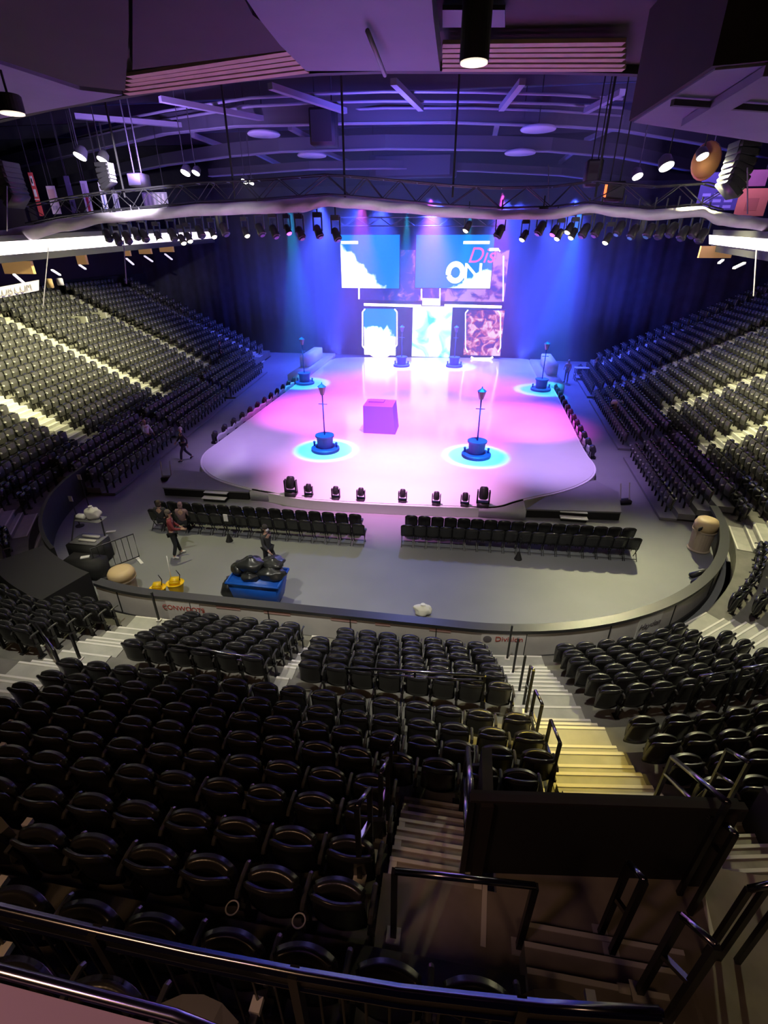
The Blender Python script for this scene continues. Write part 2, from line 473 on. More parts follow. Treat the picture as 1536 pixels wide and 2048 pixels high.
# floor tunnel clearance at the left corner
def keep(e):
    p = e[0]
    if p.x < CL.x and p.y < CL.y:
        v = p.xy - CL; s = (atan2(v.y, v.x) % (2 * pi) - pi - SPL) * RL
        if S2 - 5.6 < s < BS0 + .3 and v.length - RL < 1.95: return False
    return True
SEATS = [e for e in SEATS if keep(e)]
vis = []
for e in SEATS:
    x, y, w = proj(e[0] + Vector((0, 0, .6)))
    e_in = -30 < x < 1566 and 300 < y < 2090 and w > .5
    vis.append((w if e_in else 1e9, e))
vis.sort(key=lambda t: t[0])
near = [e for w, e in vis[:300] if w < 1e8]
rest = [e for w, e in vis[300:] if True]
def seat_label(k, block, idx, cnt):
    o = nth(idx)
    if block.startswith('left|') or block.startswith('left|gap'): base_ = 'between left and center stairs'
    a, b = block.split('|')
    if k >= 15: return 'black tip-up seat behind the foreground railing, %s in from its row end' % o
    if k >= 6 and b in ('center', 'end') or k >= 9 and a == 'left':
        if a in ('left', 'left corner', 'end') or True:
            if k <= 9 and a == 'center': return 'black tip-up seat, %s beyond the central stairs, %s row behind the cross aisle' % (o, nth(k - 5))
            return 'black tip-up seat, %s from the stairs, %s row ahead of the foreground railing' % (o, nth(15 - k))
    if b == 'center': return 'black tip-up seat, %s before the central stairs, %s row up from the boards' % (o, nth(k + 1))
    if b == 'gap': return 'black tip-up seat, %s before the narrow gap, %s row up from the boards' % (o, nth(k + 1))
    if a == 'center': return 'black tip-up seat, %s beyond the central stairs, %s row up from the boards' % (o, nth(k + 1))
    if b == 'left': return 'black tip-up seat, %s past the lit corner stairs, %s row up from the boards' % (o, nth(k + 1))
    return 'black tip-up seat, %s from the %s stairs, %s row up, curved corner stand' % (o, (a if a != 'end' else b), nth(k + 1))
first = True
NEAR_OBJS = []
for (p, rz, k, block, idx, cnt) in near:
    lb = seat_label(k, block, idx, cnt)
    if first: proto.location = p; proto.rotation_euler = (0, 0, rz); proto['label'] = lb; o = proto; first = False
    else: o = dup(proto, p, rz, lb)
    NEAR_OBJS.append((o, k, block, idx))
# all other seats of the bowl: one object
def many(name, parts, places, label, cat):
    V = []; Fc = []; MI = []
    mats = []
    for mb, m in parts:
        if m not in mats: mats.append(m)
    for (p, rz) in places:
        c, s_ = cos(rz), sin(rz)
        for mb, m in parts:
            b = len(V); i = mats.index(m)
            V.extend((p[0] + v.x * c - v.y * s_, p[1] + v.x * s_ + v.y * c, p[2] + v.z) for v in mb.v)
            for f in mb.f: Fc.append([b + q for q in f]); MI.append(i)
    me = D.meshes.new(name); me.from_pydata(V, [], Fc); me.polygons.foreach_set('material_index', MI)
    bm = bmesh.new(); bm.from_mesh(me); bmesh.ops.recalc_face_normals(bm, faces=bm.faces); bm.to_mesh(me); bm.free()
    o = link(name, me, mats); tag(o, label, cat, None, 'stuff'); return o
lb_, lp_, la_, ll_ = seat_parts(False)
lt_ = MB(); lt_.box((.265, .27, .645), (.06, .07, .05))  # pale block at the armrest end stands in for a glint of light
M['pan'] = mat('far_seat_pan_lit', (0.058, 0.057, 0.052), 0.5); M['tip'] = mat('armrest_glint', (0.55, 0.54, 0.50), 0.5)  # far pans lightened in colour to look floodlit; tip colour is the glint
REST = [(e[0], e[1]) for e in rest]
# retractable riser seats standing on the floor along both sides
RISER = []
def riser(sa, sb, d0, n, sgn):
    for r in range(n):
        d = d0 + .62 * r; z = .12 + .24 * r
        for s in frange(sa, sb, SP):
            p, nn = base(s); RISER.append((pt(s, d, z + .004), atan2(-nn.y, -nn.x) - pi / 2))
riser(S4 + .2, S4 + 6.3, -1.05, 4, 1); riser(S4 + 8.2, S4 + 17.5, -1.05, 4, 1); riser(S4 + 19, S4 + 26, -1.05, 3, 1)
riser(-6.5, -.2, -.9, 4, -1); riser(-15.0, -7.7, -.9, 4, -1); riser(-24, -16.2, -.9, 4, -1)
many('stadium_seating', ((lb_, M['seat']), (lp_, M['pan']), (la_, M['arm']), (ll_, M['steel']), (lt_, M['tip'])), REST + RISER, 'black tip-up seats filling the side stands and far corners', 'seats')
rm = MB()
def riser_deck(sa, sb, d0, n):
    for r in range(n):
        d = d0 + .62 * r; z = .12 + .24 * r
        ribbon(rm, frange(sa - .3, sb + .3, 3.0), d - .46, d + .17, 0.02 if r == 0 else z - .24, z)
rd = []
for args in ((S4 + .2, S4 + 6.3, -1.05, 4), (S4 + 8.2, S4 + 17.5, -1.05, 4), (S4 + 19, S4 + 26, -1.05, 3), (-6.5, -.2, -.9, 4), (-15.0, -7.7, -.9, 4), (-24, -16.2, -.9, 4)):
    rm = MB(); riser_deck(*args)
    o = rm.build('riser_platform', M['deck']); rd.append(o)
for o, l in zip(rd, ('riser platform at right beside the tall tan bin', 'riser platform at right past the small tan bin', 'riser platform at right nearest the dark curtain', 'riser platform at left beside the equipment cart', 'riser platform at left where a walker in dark clothes passes', 'riser platform at left nearest the dark curtain')):
    tag(o, 'dark stepped ' + l, 'riser platform', 'riser platforms along the rink')

# ------------------------------------------------------------------ aisle stairs (each flight one thing)
NAMES = {'center': 'pale concrete stairs with yellow light running down beside the handrails', 'left': 'pale lit stairs between the near blocks leading to the boards by the mop bucket',
 'gap': 'narrow pale gap steps between two near seat blocks', 'left corner': 'pale aisle stairs at left rising behind the equipment cart', 'left side': 'pale aisle stairs at left level with the curved ice end',
 'left mid': 'pale aisle stairs at left rising from behind the walking person', 'left far': 'pale aisle stairs at left halfway to the stage', 'left end': 'pale aisle stairs at left nearest the dark curtain',
 'right corner': 'pale aisle stairs in the right corner behind the slanted script advert', 'right bend': 'pale aisle stairs at right beside the tall tan bin', 'right side': 'pale aisle stairs at right above the gap between riser platforms',
 'right mid': 'pale aisle stairs at right rising behind the small tan bin', 'right far': 'pale aisle stairs at right two thirds to the stage', 'right end': 'pale aisle stairs at right nearest the dark curtain'}
for l, s, hw, k0, k1 in AISLES:
    t = MB()
    def NZ_(*q): t.cur = 1; t.box(*q); t.cur = 0
    for k in range(k0, k1 + 1):
        d, z = row(k, s); dp, zp = (row(k - 1, s) if k else (0.35 - BACK, 0.0))
        ang = atan2(base(s)[1].y, base(s)[1].x) + pi / 2
        w = 2 * hw - .04
        f0, f1 = dp + BACK, d + BACK
        mid_ = (f0 + f1) / 2
        t.box(pt(s, f0 - .008, (zp + z) / 2 + .006 if f1 - f0 <= TR + .02 else zp + .006), (w, .03, z - zp + .03 if f1 - f0 <= TR + .02 else .03), ang)
        if f1 - f0 > TR + .02:
            fe = f1 - TR
            t.box(pt(s, (f0 + fe) / 2, zp + .011), (w, fe - f0, .022), ang); NZ_(pt(s, f0 + .05, zp + .026), (w, .05, .012), ang)
            for q in (1, 2):
                zq = zp + (z - zp) * q / 3; da = fe - .25 * (3 - q)
                if da > f0: t.box(pt(s, da + .125, (zp + zq) / 2 + .005), (w, .25, zq - zp + .01), ang); NZ_(pt(s, da + .025, zq + .016), (w, .05, .012), ang)
            t.box(pt(s, (fe + f1) / 2, z + .011), (w, f1 - fe, .022), ang); NZ_(pt(s, fe + .025, z + .026), (w, .05, .012), ang)
            continue
        t.box(pt(s, mid_, z + .011), (w, f1 - f0, .022), ang)
        if z - zp > .2: t.box(pt(s, f0 - .11, (zp + (z - zp) / 2) - (z - zp) / 4 + .005), (w, .22, (z - zp) / 2 + .01), ang); NZ_(pt(s, f0 - .20, zp + (z - zp) / 2 + .014), (w, .05, .012), ang)
        NZ_(pt(s, f0 + .025, z + .026), (w, .05, .012), ang)
    root = thing('aisle_stairs', NAMES[l], 'stairs', pt(s, 0.4, 0))
    t.build('treads', [M['step'], M['nose']], root)
# ------------------------------------------------------------------ landing, vomitory pit, short stairs, rails
M['conc_warm'] = mat('brown_worn_concrete', (0.30, 0.26, 0.22), 0.8, 0, 0.2, 3.0)
M['stairc'] = mat('worn_stair_concrete', (0.36, 0.33, 0.28), 0.75, 0, 0.22, 4.0)
LZ = 4.40
lm = MB()
lm.box((3.2, 1.55, LZ - .1), (7.2, 1.9, .2)); lm.box((2.4, 2.765, LZ - .1), (3.5, .53, .2))
lm.box((7.7, 2.2, LZ - .1), (1.8, 3.0, .2))
struct(lm.build('floor_landing', M['conc_warm']), 'brown concrete landing behind the dark guard wall')
gl = MB(); gl.box((-2.6, .3, 5.09), (4.4, 1.4, .2)); gl.box((3.2, .1, 5.02), (7, 1.2, .2))
struct(gl.build('floor_gallery', M['conc_warm']), 'brown concrete gallery floor behind the railing')
pit = MB()
pit.box((.62, 3.3, 2.1), (.12, 1.7, 4.2)); pit.box((3.78, 3.3, 2.1), (.12, 1.7, 4.2)); pit.box((2.2, 4.12, 1.45), (3.2, .1, 2.9))
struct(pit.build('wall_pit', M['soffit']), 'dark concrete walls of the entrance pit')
A = fl(945, 1602, 5.5); B = fl(1488, 1620, 5.5); GX = (B - A).normalized(); GN = Vector((-GX.y, GX.x, 0))
g = thing('guard_wall', 'black solid guard wall with pale top edge across the landing', 'guard wall', ((A.x + B.x) / 2, (A.y + B.y) / 2, LZ))
dn = Vector((0, 0, LZ - 5.5))
gm = MB(); gm.slab([A, B, B + dn, A + dn], GN * .10); gm.build('panel', M['black'], g)
gm = MB(); gm.slab([A - GX * .02 - GN * .015, B + GX * .02 - GN * .015, B + GX * .02 + GN * .05, A - GX * .02 + GN * .05], (0, 0, .03)); gm.build('cap', M['soffit'], g)
for q in (A + GX * .12, B - GX * .12):
    gm = MB(); gm.slab([q - GX * .05 - GN * .05, q + GX * .05 - GN * .05, q + GX * .05 + dn - GN * .05, q - GX * .05 + dn - GN * .05], GN * .05); gm.build('end_post', M['soffit'], g)

def stairs_down(name, x0, x1, y0, y1, z0, z1, n, label):
    r = thing(name, label, 'stairs', ((x0 + x1) / 2, (y0 + y1) / 2, z1))
    t = MB()
    def NZ_(*q): t.cur = 1; t.box(*q); t.cur = 0
    for i in range(n):
        ya = y0 + (y1 - y0) * i / n; yb = y0 + (y1 - y0) * (i + 1) / n; z = z0 + (z1 - z0) * i / n
        t.box(((x0 + x1) / 2, (ya + yb) / 2, (z + z1 - .2) / 2), (x1 - x0, yb - ya, z - z1 + .2))
        NZ_(((x0 + x1) / 2, yb - .02, z + .003), (x1 - x0, .035, .012))
        if i % 2 == 0:
            for x in (x0 + .04, x1 - .04): cm = MB(); cm.box((x, yb - .09, z + .002), (.07, .13, .008)); cm.build('corner_mark', M['nose'], r)
    t.build('treads', [M['stairc'], M['nose']], r)
    return r
stairs_down('short_stairs', -.36, .52, 2.46, 4.02, LZ - .008, 3.02, 8, 'short dark stairs with white nosings descending from landing beside the near seats')
rs = thing('short_stairs', 'short dark stairs with white nosings beyond the right end of guard wall', 'stairs', fl(1480, 1800, LZ))
ln = [((1436, 1798), (1640, 1790), 0), ((1400, 1770), (1640, 1760), 1), ((1396, 1741), (1640, 1732), 2), ((1402, 1713), (1640, 1705), 3), ((1412, 1692), (1640, 1684), 4), ((1424, 1670), (1640, 1664), 5), ((1435, 1646), (1640, 1640), 6)]
E2 = [(fl(*a_, LZ - .012 - .155 * i), fl(*b_, LZ - .012 - .155 * i)) for a_, b_, i in ln]
t = MB()
for i in range(len(E2)):
    a_, b_ = E2[i]; c_, d_ = E2[i - 1] if i else (a_ - Vector((0, .5, 0)), b_ - Vector((0, .5, 0)))
    t.prism([c_, d_, b_, a_], a_.z - .25, a_.z)
    nz = MB(); nz.bar(a_ + Vector((0, -.02, .004)), b_ + Vector((0, -.02, .004)), .035, .012); nz.build('nosing', M['nose'], rs)
    if i % 2 == 0: nz = MB(); nz.box(a_ + Vector((.08, -.10, .004)), (.07, .13, .010)); nz.build('corner_mark', M['nose'], rs)
t.build('treads', M['stairc'], rs)
# steps rising towards the gallery
us = thing('gallery_steps', 'three wide dark steps with white edges rising from the landing', 'stairs', (1.5, 1.7, LZ))
t = MB()
for i, (pa, pb, z) in enumerate((((1050, 1868), (1358, 1874), LZ + .16), ((1050, 1906), (1362, 1917), LZ + .32), ((1055, 1957), (1330, 1965), LZ + .48))):
    a = fl(*pa, z); b = fl(*pb, z); yy = (a.y + b.y) / 2; zz0 = LZ if i == 0 else LZ
    t.box(((a.x + b.x) / 2, yy - .45, (z + LZ) / 2), (b.x - a.x, .9, z - LZ)); nz = MB(); nz.box(((a.x + b.x) / 2, yy - .02, z + .004), (b.x - a.x, .035, .012)); nz.build('nosing', M['nose'], us)
t.build('treads', M['conc_warm'], us)
def mark(p, q, w, z, label):
    a = fl(*p, z); b = fl(*q, z); m = MB(); m.bar(a + Vector((0, 0, .004)), b + Vector((0, 0, .004)), w, .008)
    return tag(m.build('floor_stripe', M['nose']), label, 'floor stripe', None)
mark((970, 1766), (966, 1894), .045, LZ, 'white painted floor stripe on the landing under the low guard rail')
mark((1402, 1775), (1432, 1905), .035, LZ, 'white painted floor stripe near the second short stairs')
for i, (p, z) in enumerate((((1248, 1978), LZ + .48), ((1268, 2033), LZ + .5))):
    a = fl(*p, z); m = MB(); m.box(a + Vector((0, 0, .006)), (.09, .06, .012)); 
    tag(m.build('white_plate', M['nose'], bevel=.003), 'small white plate on the gallery steps, ' + ('upper one' if i == 0 else 'lower one by bottom edge'), 'floor plate')

def post_h(pb, z, ptop):
    """height of a vertical post standing at pixel pb on height z whose top shows at row ptop[1]"""
    a = fl(*pb, z); lo, hi = .3, 1.6
    for _ in range(30):
        m = (lo + hi) / 2
        if proj(a + Vector((0, 0, m)))[1] > ptop[1]: lo = m
        else: hi = m
    return a, (lo + hi) / 2
def u_rail(name, bots, zs, tops, label, w=.045, mid=True, group=None, hmax=1.1):
    P = []
    for pb, z, tp in zip(bots, zs, tops):
        a, h = post_h(pb, z, tp); P.append((a, a + Vector((0, 0, min(h, hmax)))))
    r = thing(name, label, 'handrail', P[0][0], 0, group)
    for a, b in P:
        m = MB(); m.box(a + Vector((0, 0, .01)), (.12, .12, .02)); m.build('base_plate', M['nose'], r)
        m = MB(); m.bar(a, b, w, w); m.build('post', M['steel'], r)
    m = MB()
    for (a, b), (c, d) in zip(P[:-1], P[1:]): m.tube([b, d], w * .55, 8)
    m.build('top_rail', M['rail'], r, smooth=True)
    if mid:
        m = MB()
        for (a, b), (c, d) in zip(P[:-1], P[1:]): m.bar(a.lerp(b, .55), c.lerp(d, .55), w * .8, w * .8)
        m.build('middle_rail', M['rail'], r)
    return r
M['rail'] = mat('glossy_black_rail', (0.26, 0.26, 0.30), 0.2, 1.0)
u_rail('handrail', [(787, 1872), (1037, 1895)], [LZ, LZ], [(790, 1742), (1070, 1772)], 'low black guard rail across the landing in front of the white floor stripe', .05, False)
u_rail('handrail', [(1200, 1868), (1222, 1906)], [LZ, LZ + .16], [(1262, 1697), (1288, 1735)], 'black handrail on the gallery steps, farther of the two')
u_rail('handrail', [(1278, 1985), (1330, 2046)], [LZ + .48, LZ + .6], [(1342, 1830), (1385, 1892)], 'black handrail on the gallery steps, closer of the two with bright blue top')
u_rail('handrail', [(720, 1755), (742, 1712)], [LZ, LZ - .2], [(718, 1602), (735, 1578)], 'black handrail at the near seats, top of the short stairs')
u_rail('handrail', [(762, 1676), (775, 1640)], [LZ - .45, LZ - .7], [(750, 1540), (763, 1518)], 'black handrail at the near seats, halfway down the short stairs')
u_rail('handrail', [(781, 1600), (790, 1575)], [3.1, 3.02], [(770, 1492), (781, 1472)], 'black handrail at the near seats, foot of the short stairs')
def rail_line(name, pts, label, zb=None, w=.05, cat='handrail', low=None, group=None):
    """pts: (px, py, y) of the top rail; posts fall to height zb"""
    P = [wy(*p) for p in pts]
    base_ = Vector((P[0].x, P[0].y, zb if zb is not None else P[0].z))
    r = thing(name, label, cat, base_, 0, group)
    m = MB(); m.tube(P, w * .55, 8); m.build('top_rail', M['rail'], r, smooth=True)
    if low:
        m = MB(); m.tube([p - Vector((0, 0, low)) for p in P], w * .45, 8); m.build('lower_rail', M['rail'], r, smooth=True)
    if zb is not None:
        for p in (P if len(P) < 4 else P[::2]):
            m = MB(); m.box((p.x, p.y, (p.z + zb) / 2), (w * .8, w * .8, p.z - zb)); m.build('post', M['steel'], r)
    return r
rail_line('handrail', [(943, 1605, 2.62), (936, 1497, 3.9)], 'black handrail with long bright purple top on the open side of short stairs', 3.0, .06, low=.5)
rail_line('handrail', [(1455, 1605, 2.75), (1345, 1515, 3.85)], 'black sloping handrail with blue sheen beyond the guard wall', 3.3, .05, low=.28)
rail_line('handrail', [(1498, 1525, 3.9), (1455, 1500, 4.3)], 'short black handrail beside the seats at right edge, higher of two', 3.3, .045, low=.4)
rail_line('handrail', [(1470, 1668, 2.6), (1440, 1638, 3.0)], 'short black handrail above the second short stairs', 3.4, .05, low=.3)
rail_line('handrail', [(1498, 1778, 2.3), (1536, 1770, 2.3), (1590, 1765, 2.3)], 'black guard rail post at right end of the landing', LZ, .05)
# rails along the cross aisle
rail_line('aisle_rail', [(690, 1336, 6.92), (830, 1343, 6.92), (970, 1352, 6.92)], 'thin grey double rail along the cross aisle before the central stairs', 1.55, .05, 'guard rail', low=.14)
rail_line('aisle_rail', [(337, 1290, 6.95), (430, 1303, 6.93), (525, 1319, 6.92)], 'thin grey double rail along the cross aisle beside the corner stairs', 1.55, .05, 'guard rail', low=.14)
rail_line('aisle_rail', [(1400, 1353, 7.3), (1470, 1342, 7.5)], 'thin grey rail along the cross aisle in the right bend', 1.65, .05, 'guard rail')
rail_line('aisle_rail', [(1487, 1337, 7.6), (1536, 1329, 7.8), (1600, 1316, 8.0)], 'thin grey rail along the cross aisle reaching the right edge', 1.7, .05, 'guard rail')
# handrails of the central stairs
def cz(y):
    d = CL.y - RL - y; k = 0
    while k < 15 and ND[k] + BACK < d: k += 1
    return NZ[k]
def cfl(px, py):
    z = 2.0
    for _ in range(8): z = .5 * z + .5 * cz(fl(px, py, z).y)
    return z
cents = [('foot of the boards', [(1014, 1317)], [(1018, 1251)]), ('second up from the boards', [(1025, 1348)], [(1030, 1262)]), ('third up from the boards', [(1037, 1388)], [(1045, 1292)]),
         ('fourth up from the boards', [(1046, 1412), (1051, 1425)], [(1054, 1316), (1064, 1340)]), ('fifth up with blue sheen', [(1054, 1466), (1065, 1500)], [(1068, 1381), (1084, 1404)]),
         ('closest with blue sheen', [(1080, 1537), (1095, 1587)], [(1098, 1433), (1120, 1466)])]
for l, bt, tp in cents:
    u_rail('stair_handrail', bt, [cfl(*p) for p in bt], tp, 'black handrail in middle of the central stairs, ' + l, .045, len(bt) > 1, 'handrails of the central stairs')
u_rail('stair_handrail', [(87, 1290), (130, 1355)], [cfl(87, 1290), cfl(130, 1355)], [(84, 1240), (115, 1300)], 'black handrail on the lit corner stairs, closer one', .045, True, 'handrails of the corner stairs')
u_rail('stair_handrail', [(318, 1240)], [.6], [(318, 1185)], 'black post beside the boards at foot of the lit corner stairs', .045, False, 'handrails of the corner stairs')
u_rail('stair_handrail', [(160, 1318)], [cfl(160, 1318)], [(155, 1268)], 'black handrail on the lit corner stairs, middle one', .045, False, 'handrails of the corner stairs')

# foreground railing
RY = 1.05
def rz_(px, py): return wy(px, py, RY)
top = [rz_(-160, 1775), rz_(0, 1815), rz_(200, 1862), rz_(380, 1902), rz_(600, 1945), rz_(800, 1978), rz_(950, 1995), rz_(1090, 2010), rz_(1330, 2024)]
fr = thing('front_railing', 'dark foreground railing with wide top rail and slanting balusters', 'railing', (top[3].x, RY, 5.35))
def flat(pts, dz, w, h):
    m = MB()
    n = len(pts); vs = []
    for p in pts:
        for a, b in ((-w / 2, -h / 2), (w / 2, -h / 2), (w / 2, h / 2), (-w / 2, h / 2)): vs.append(p + Vector((0, a, b - dz)))
    fs = [(0, 1, 2, 3), tuple(4 * (n - 1) + i for i in range(4))[::-1]]
    for i in range(n - 1):
        for j in range(4): a, b = 4 * i + j, 4 * i + (j + 1) % 4; fs.append((a, b, b + 4, a + 4))
    m.add(vs, fs); return m
flat(top, .02, .055, .035).build('top_rail', M['rail'], fr, bevel=.012)
flat(top, .17, .04, .03).build('middle_rail', M['rail'], fr, bevel=.008)
flat(top, .10, .015, .11).build('kick_panel', M['steel'], fr)
flat(top, .86, .04, .04).build('bottom_rail', M['rail'], fr)
def at_x(x):
    for a, b in zip(top[:-1], top[1:]):
        if a.x <= x <= b.x: return a.lerp(b, (x - a.x) / (b.x - a.x))
    return top[-1]
x = top[0].x + .06; i = 0
while x < top[-1].x:
    p = at_x(x); m = MB()
    if i % 9 == 8: m.box((x, RY, p.z - .45), (.05, .06, .88)); m.build('post', M['steel'], fr)
    else: m.tube([(x, RY, p.z - .18), (x, RY, p.z - .85)], .008, 6); m.build('baluster', M['steel'], fr)
    x += .125; i += 1
# ledge close to the camera
LP = [fl(-260, 1895, 8.05), fl(0, 1966, 8.05), fl(150, 2006, 8.05), fl(340, 2056, 8.05), fl(520, 2130, 8.05)]
M['ledge'] = mat('ledge_purple_cast', (0.46, 0.33, 0.48), 0.55)  # purple cast of the light put into the base colour
lp2 = [p - Vector((.05, .55, 0)) for p in LP]
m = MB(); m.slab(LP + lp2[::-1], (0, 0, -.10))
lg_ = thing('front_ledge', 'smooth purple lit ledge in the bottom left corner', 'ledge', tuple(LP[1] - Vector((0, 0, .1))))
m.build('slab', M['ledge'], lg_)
m = MB(); m.tube([p + Vector((0, .02, .0)) for p in LP], .014, 8); m.build('edge_rail', M['rail'], lg_, smooth=True)
# cup holder rings on two near seats
def cup(o):
    m = MB(); n = 20
    pts = [Vector((.265 + .05 * cos(2 * pi * i / n), .0 - .05 + .05 * sin(2 * pi * i / n), .62)) for i in range(n + 1)]
    m.tube(pts, .006, 6, cap=False)
    me = m.mesh('cup_holder', True); link('cup_holder', me, M['nose'], o, label='pale ring cup holder')
for px, py in ((478, 1800), (612, 1825)):
    best = min(NEAR_OBJS, key=lambda e: hypot(proj(e[0].location + Vector((cos(e[0].rotation_euler.z) * .265, sin(e[0].rotation_euler.z) * .265, .6)))[0] - px, proj(e[0].location + Vector((cos(e[0].rotation_euler.z) * .265, 0, .6)))[1] - py))
    cup(best[0])
# ------------------------------------------------------------------ ice stage
ZD = .45
def icemat():
    m = mat('ice', (0.80, 0.80, 0.83), 0.12, 0, 0.03, 0.5)
    nt = m.node_tree; b = nt.nodes['Principled BSDF']
    tc = nt.nodes.new('ShaderNodeTexCoord'); n = nt.nodes.new('ShaderNodeTexNoise'); n.inputs['Scale'].default_value = 0.9; n.inputs['Detail'].default_value = 4
    mp = nt.nodes.new('ShaderNodeMapRange'); mp.inputs['To Min'].default_value = .09; mp.inputs['To Max'].default_value = .17
    nt.links.new(tc.outputs['Object'], n.inputs['Vector']); nt.links.new(n.outputs['Fac'], mp.inputs['Value']); nt.links.new(mp.outputs[0], b.inputs['Roughness'])
    b.inputs['Specular IOR Level'].default_value = .5
    return m
M['ice'] = icemat()
ice_px = [(668, 714), (598, 765), (437, 885), (412, 902), (403, 920), (408, 938), (430, 955), (465, 967), (505, 977), (545, 984), (590, 994), (650, 1000), (800, 1008), (960, 1013), (1000, 1012), (1030, 1001), (1070, 992), (1110, 984), (1150, 972), (1180, 956), (1190, 940), (1186, 925), (1168, 905), (1105, 775), (1062, 716)]
ip = [fl(x, y, ZD) for x, y in ice_px]
def smooth_poly(P, it=2):
    for _ in range(it):
        Q = []
        for a, b in zip(P, P[1:] + P[:1]):
            if (a - b).length > 4: Q += [a.lerp(b, .08), a.lerp(b, .92)]
            else: Q += [a.lerp(b, .25), a.lerp(b, .75)]
        P = Q
    return P
ips = smooth_poly(ip)
ice = thing('ice_stage', 'glossy white ice stage washed in pink light in front of the screens', 'ice rink', (-3, 33, 0))
m = MB(); m.prism(ips, ZD - .05, ZD); m.build('ice_surface', M['ice'], ice)
m = MB(); m.prism([p + (p - Vector((-3, 33, ZD))).normalized() * .10 for p in ips], 0.0, ZD - .03); m.build('edge_skirt', M['white'], ice)
a, b = fl(497, 985, ZD - .03), fl(1052, 1021, ZD - .03); yf = (a.y + b.y) / 2
m = MB(); m.box(((a.x + b.x) / 2, yf + 1.2, (ZD - .03) / 2), (b.x - a.x, 2.4, ZD - .03))
tag(m.build('stage_apron', M['apron'], bevel=.02), 'long pale lavender apron along the front edge of the ice', 'stage apron')
def wing(pxs, label, side):
    P = [fl(x, y, ZD - .06) for x, y in pxs]
    r = thing('stage_wing', label, 'stage platform', (sum(p.x for p in P) / len(P), sum(p.y for p in P) / len(P), 0), 0, 'dark platforms at the front corners')
    m = MB(); m.prism(P, ZD - .12, ZD - .06); m.build('deck', M['deck'], r)
    m = MB(); c = sum(P, Vector()) / len(P); m.prism([c + (p - c) * .985 for p in P], 0, ZD - .12); m.build('skirt', M['black'], r)
    return r
wing([(325, 975), (497, 984), (520, 962), (430, 945), (350, 940)], 'dark skirted platform at front left corner of the ice', 0)
wing([(1052, 1018), (1243, 1024), (1238, 985), (1190, 960), (1120, 975)], 'dark skirted platform at front right corner of the ice', 1)
def step_unit(px, py, w, label):
    a = fl(px, py, 0); r = thing('stage_steps', label, 'steps', (a.x, a.y, 0), 0, 'two-tread steps of the dark platforms')
    for z, y in ((.17, 0.0), (.33, .25)):
        m = MB(); m.box((a.x, a.y + y, z), (w, .26, .03)); m.build('tread', M['white'], r)
        m = MB(); m.box((a.x, a.y + y + .03, z / 2), (w * .94, .16, z - .03)); m.build('riser', M['black'], r)
step_unit(430, 1003, 1.05, 'white edged two-tread steps at the platform by the seated people')
step_unit(1146, 1043, 1.05, 'white edged two-tread steps at the platform behind the floor chairs')
# perimeter footlights with pale scallop trim
def footlight(p, sc, tx, ty, label, group):
    r = thing('floor_light', label, 'stage light', p, atan2(ty - p.y, tx - p.x) - pi / 2, group)
    def part(n, fn, mm, sm=False, bv=0, par=None):
        m = MB(); fn(m); me = m.mesh(n, sm); return link(n, me, mm, par or r, bv)
    part('base', lambda m: m.box((0, 0, .06 * sc), (.34 * sc, .30 * sc, .12 * sc)), M['lamp'], bv=.015)
    part('yoke', lambda m: [m.box((x * sc, 0, .30 * sc), (.04 * sc, .14 * sc, .40 * sc)) for x in (-.17, .17)] + [m.box((0, 0, .13 * sc), (.38 * sc, .14 * sc, .04 * sc))], M['lamp'])
    def head(m): m.lathe([(.09 * sc, -.17 * sc), (.135 * sc, -.12 * sc), (.14 * sc, .02 * sc), (.12 * sc, .16 * sc), (.10 * sc, .20 * sc)], (0, 0, .40 * sc), 14, Vector((0, .35, 1)))
    hd = part('head', head, M['lamp'], True)
    part('lens', lambda m: m.lathe([(.085 * sc, 0), (.085 * sc, .012 * sc)], Vector((0, .066, .19)) * sc + Vector((0, 0, .40 * sc)), 14, Vector((0, .35, 1))), M['lensdark'], par=hd)
    return r
M['lamp'] = mat('stage_light_casing', (0.03, 0.03, 0.035), 0.45)
M['lensdark'] = mat('dark_lens', (0.05, 0.05, 0.08), 0.08)
fronts = [(583, 990, 1.25), (618, 993, .85), (672, 998, .85), (722, 1001, .85), (805, 1004, .85), (872, 1009, .85), (929, 1011, .85), (965, 1012, 1.25)]
wd = ['tall black moving light at left end of the front stage edge'] + ['black moving light on front stage edge, %s from its left end' % nth(i) for i in range(2, 8)] + ['tall black moving light at right end of the front stage edge']
for (px, py, s), l in zip(fronts, wd):
    p = fl(px, py, ZD - .02); footlight(p, s * 1.1, p.x, p.y + 5, l, 'moving lights on the front stage edge')
for i in range(12):
    a, b = fl(432, 886, 0), fl(588, 772, 0); p = a.lerp(b, i / 11)
    footlight(p, 1.15, p.x + 6, p.y, 'small black floor light along left ice edge, %s from the closest end' % nth(i + 1), 'floor lights along the left ice edge')
for i in range(13):
    a, b = fl(1182, 916, 0), fl(1110, 787, 0); p = a.lerp(b, i / 12)
    footlight(p, 1.15, p.x - 6, p.y, 'small black floor light along right ice edge, %s from the closest end' % nth(i + 1), 'floor lights along the right ice edge')
M['scallop'] = mat('pale_edge_drape', (0.62, 0.60, 0.68), 0.8)
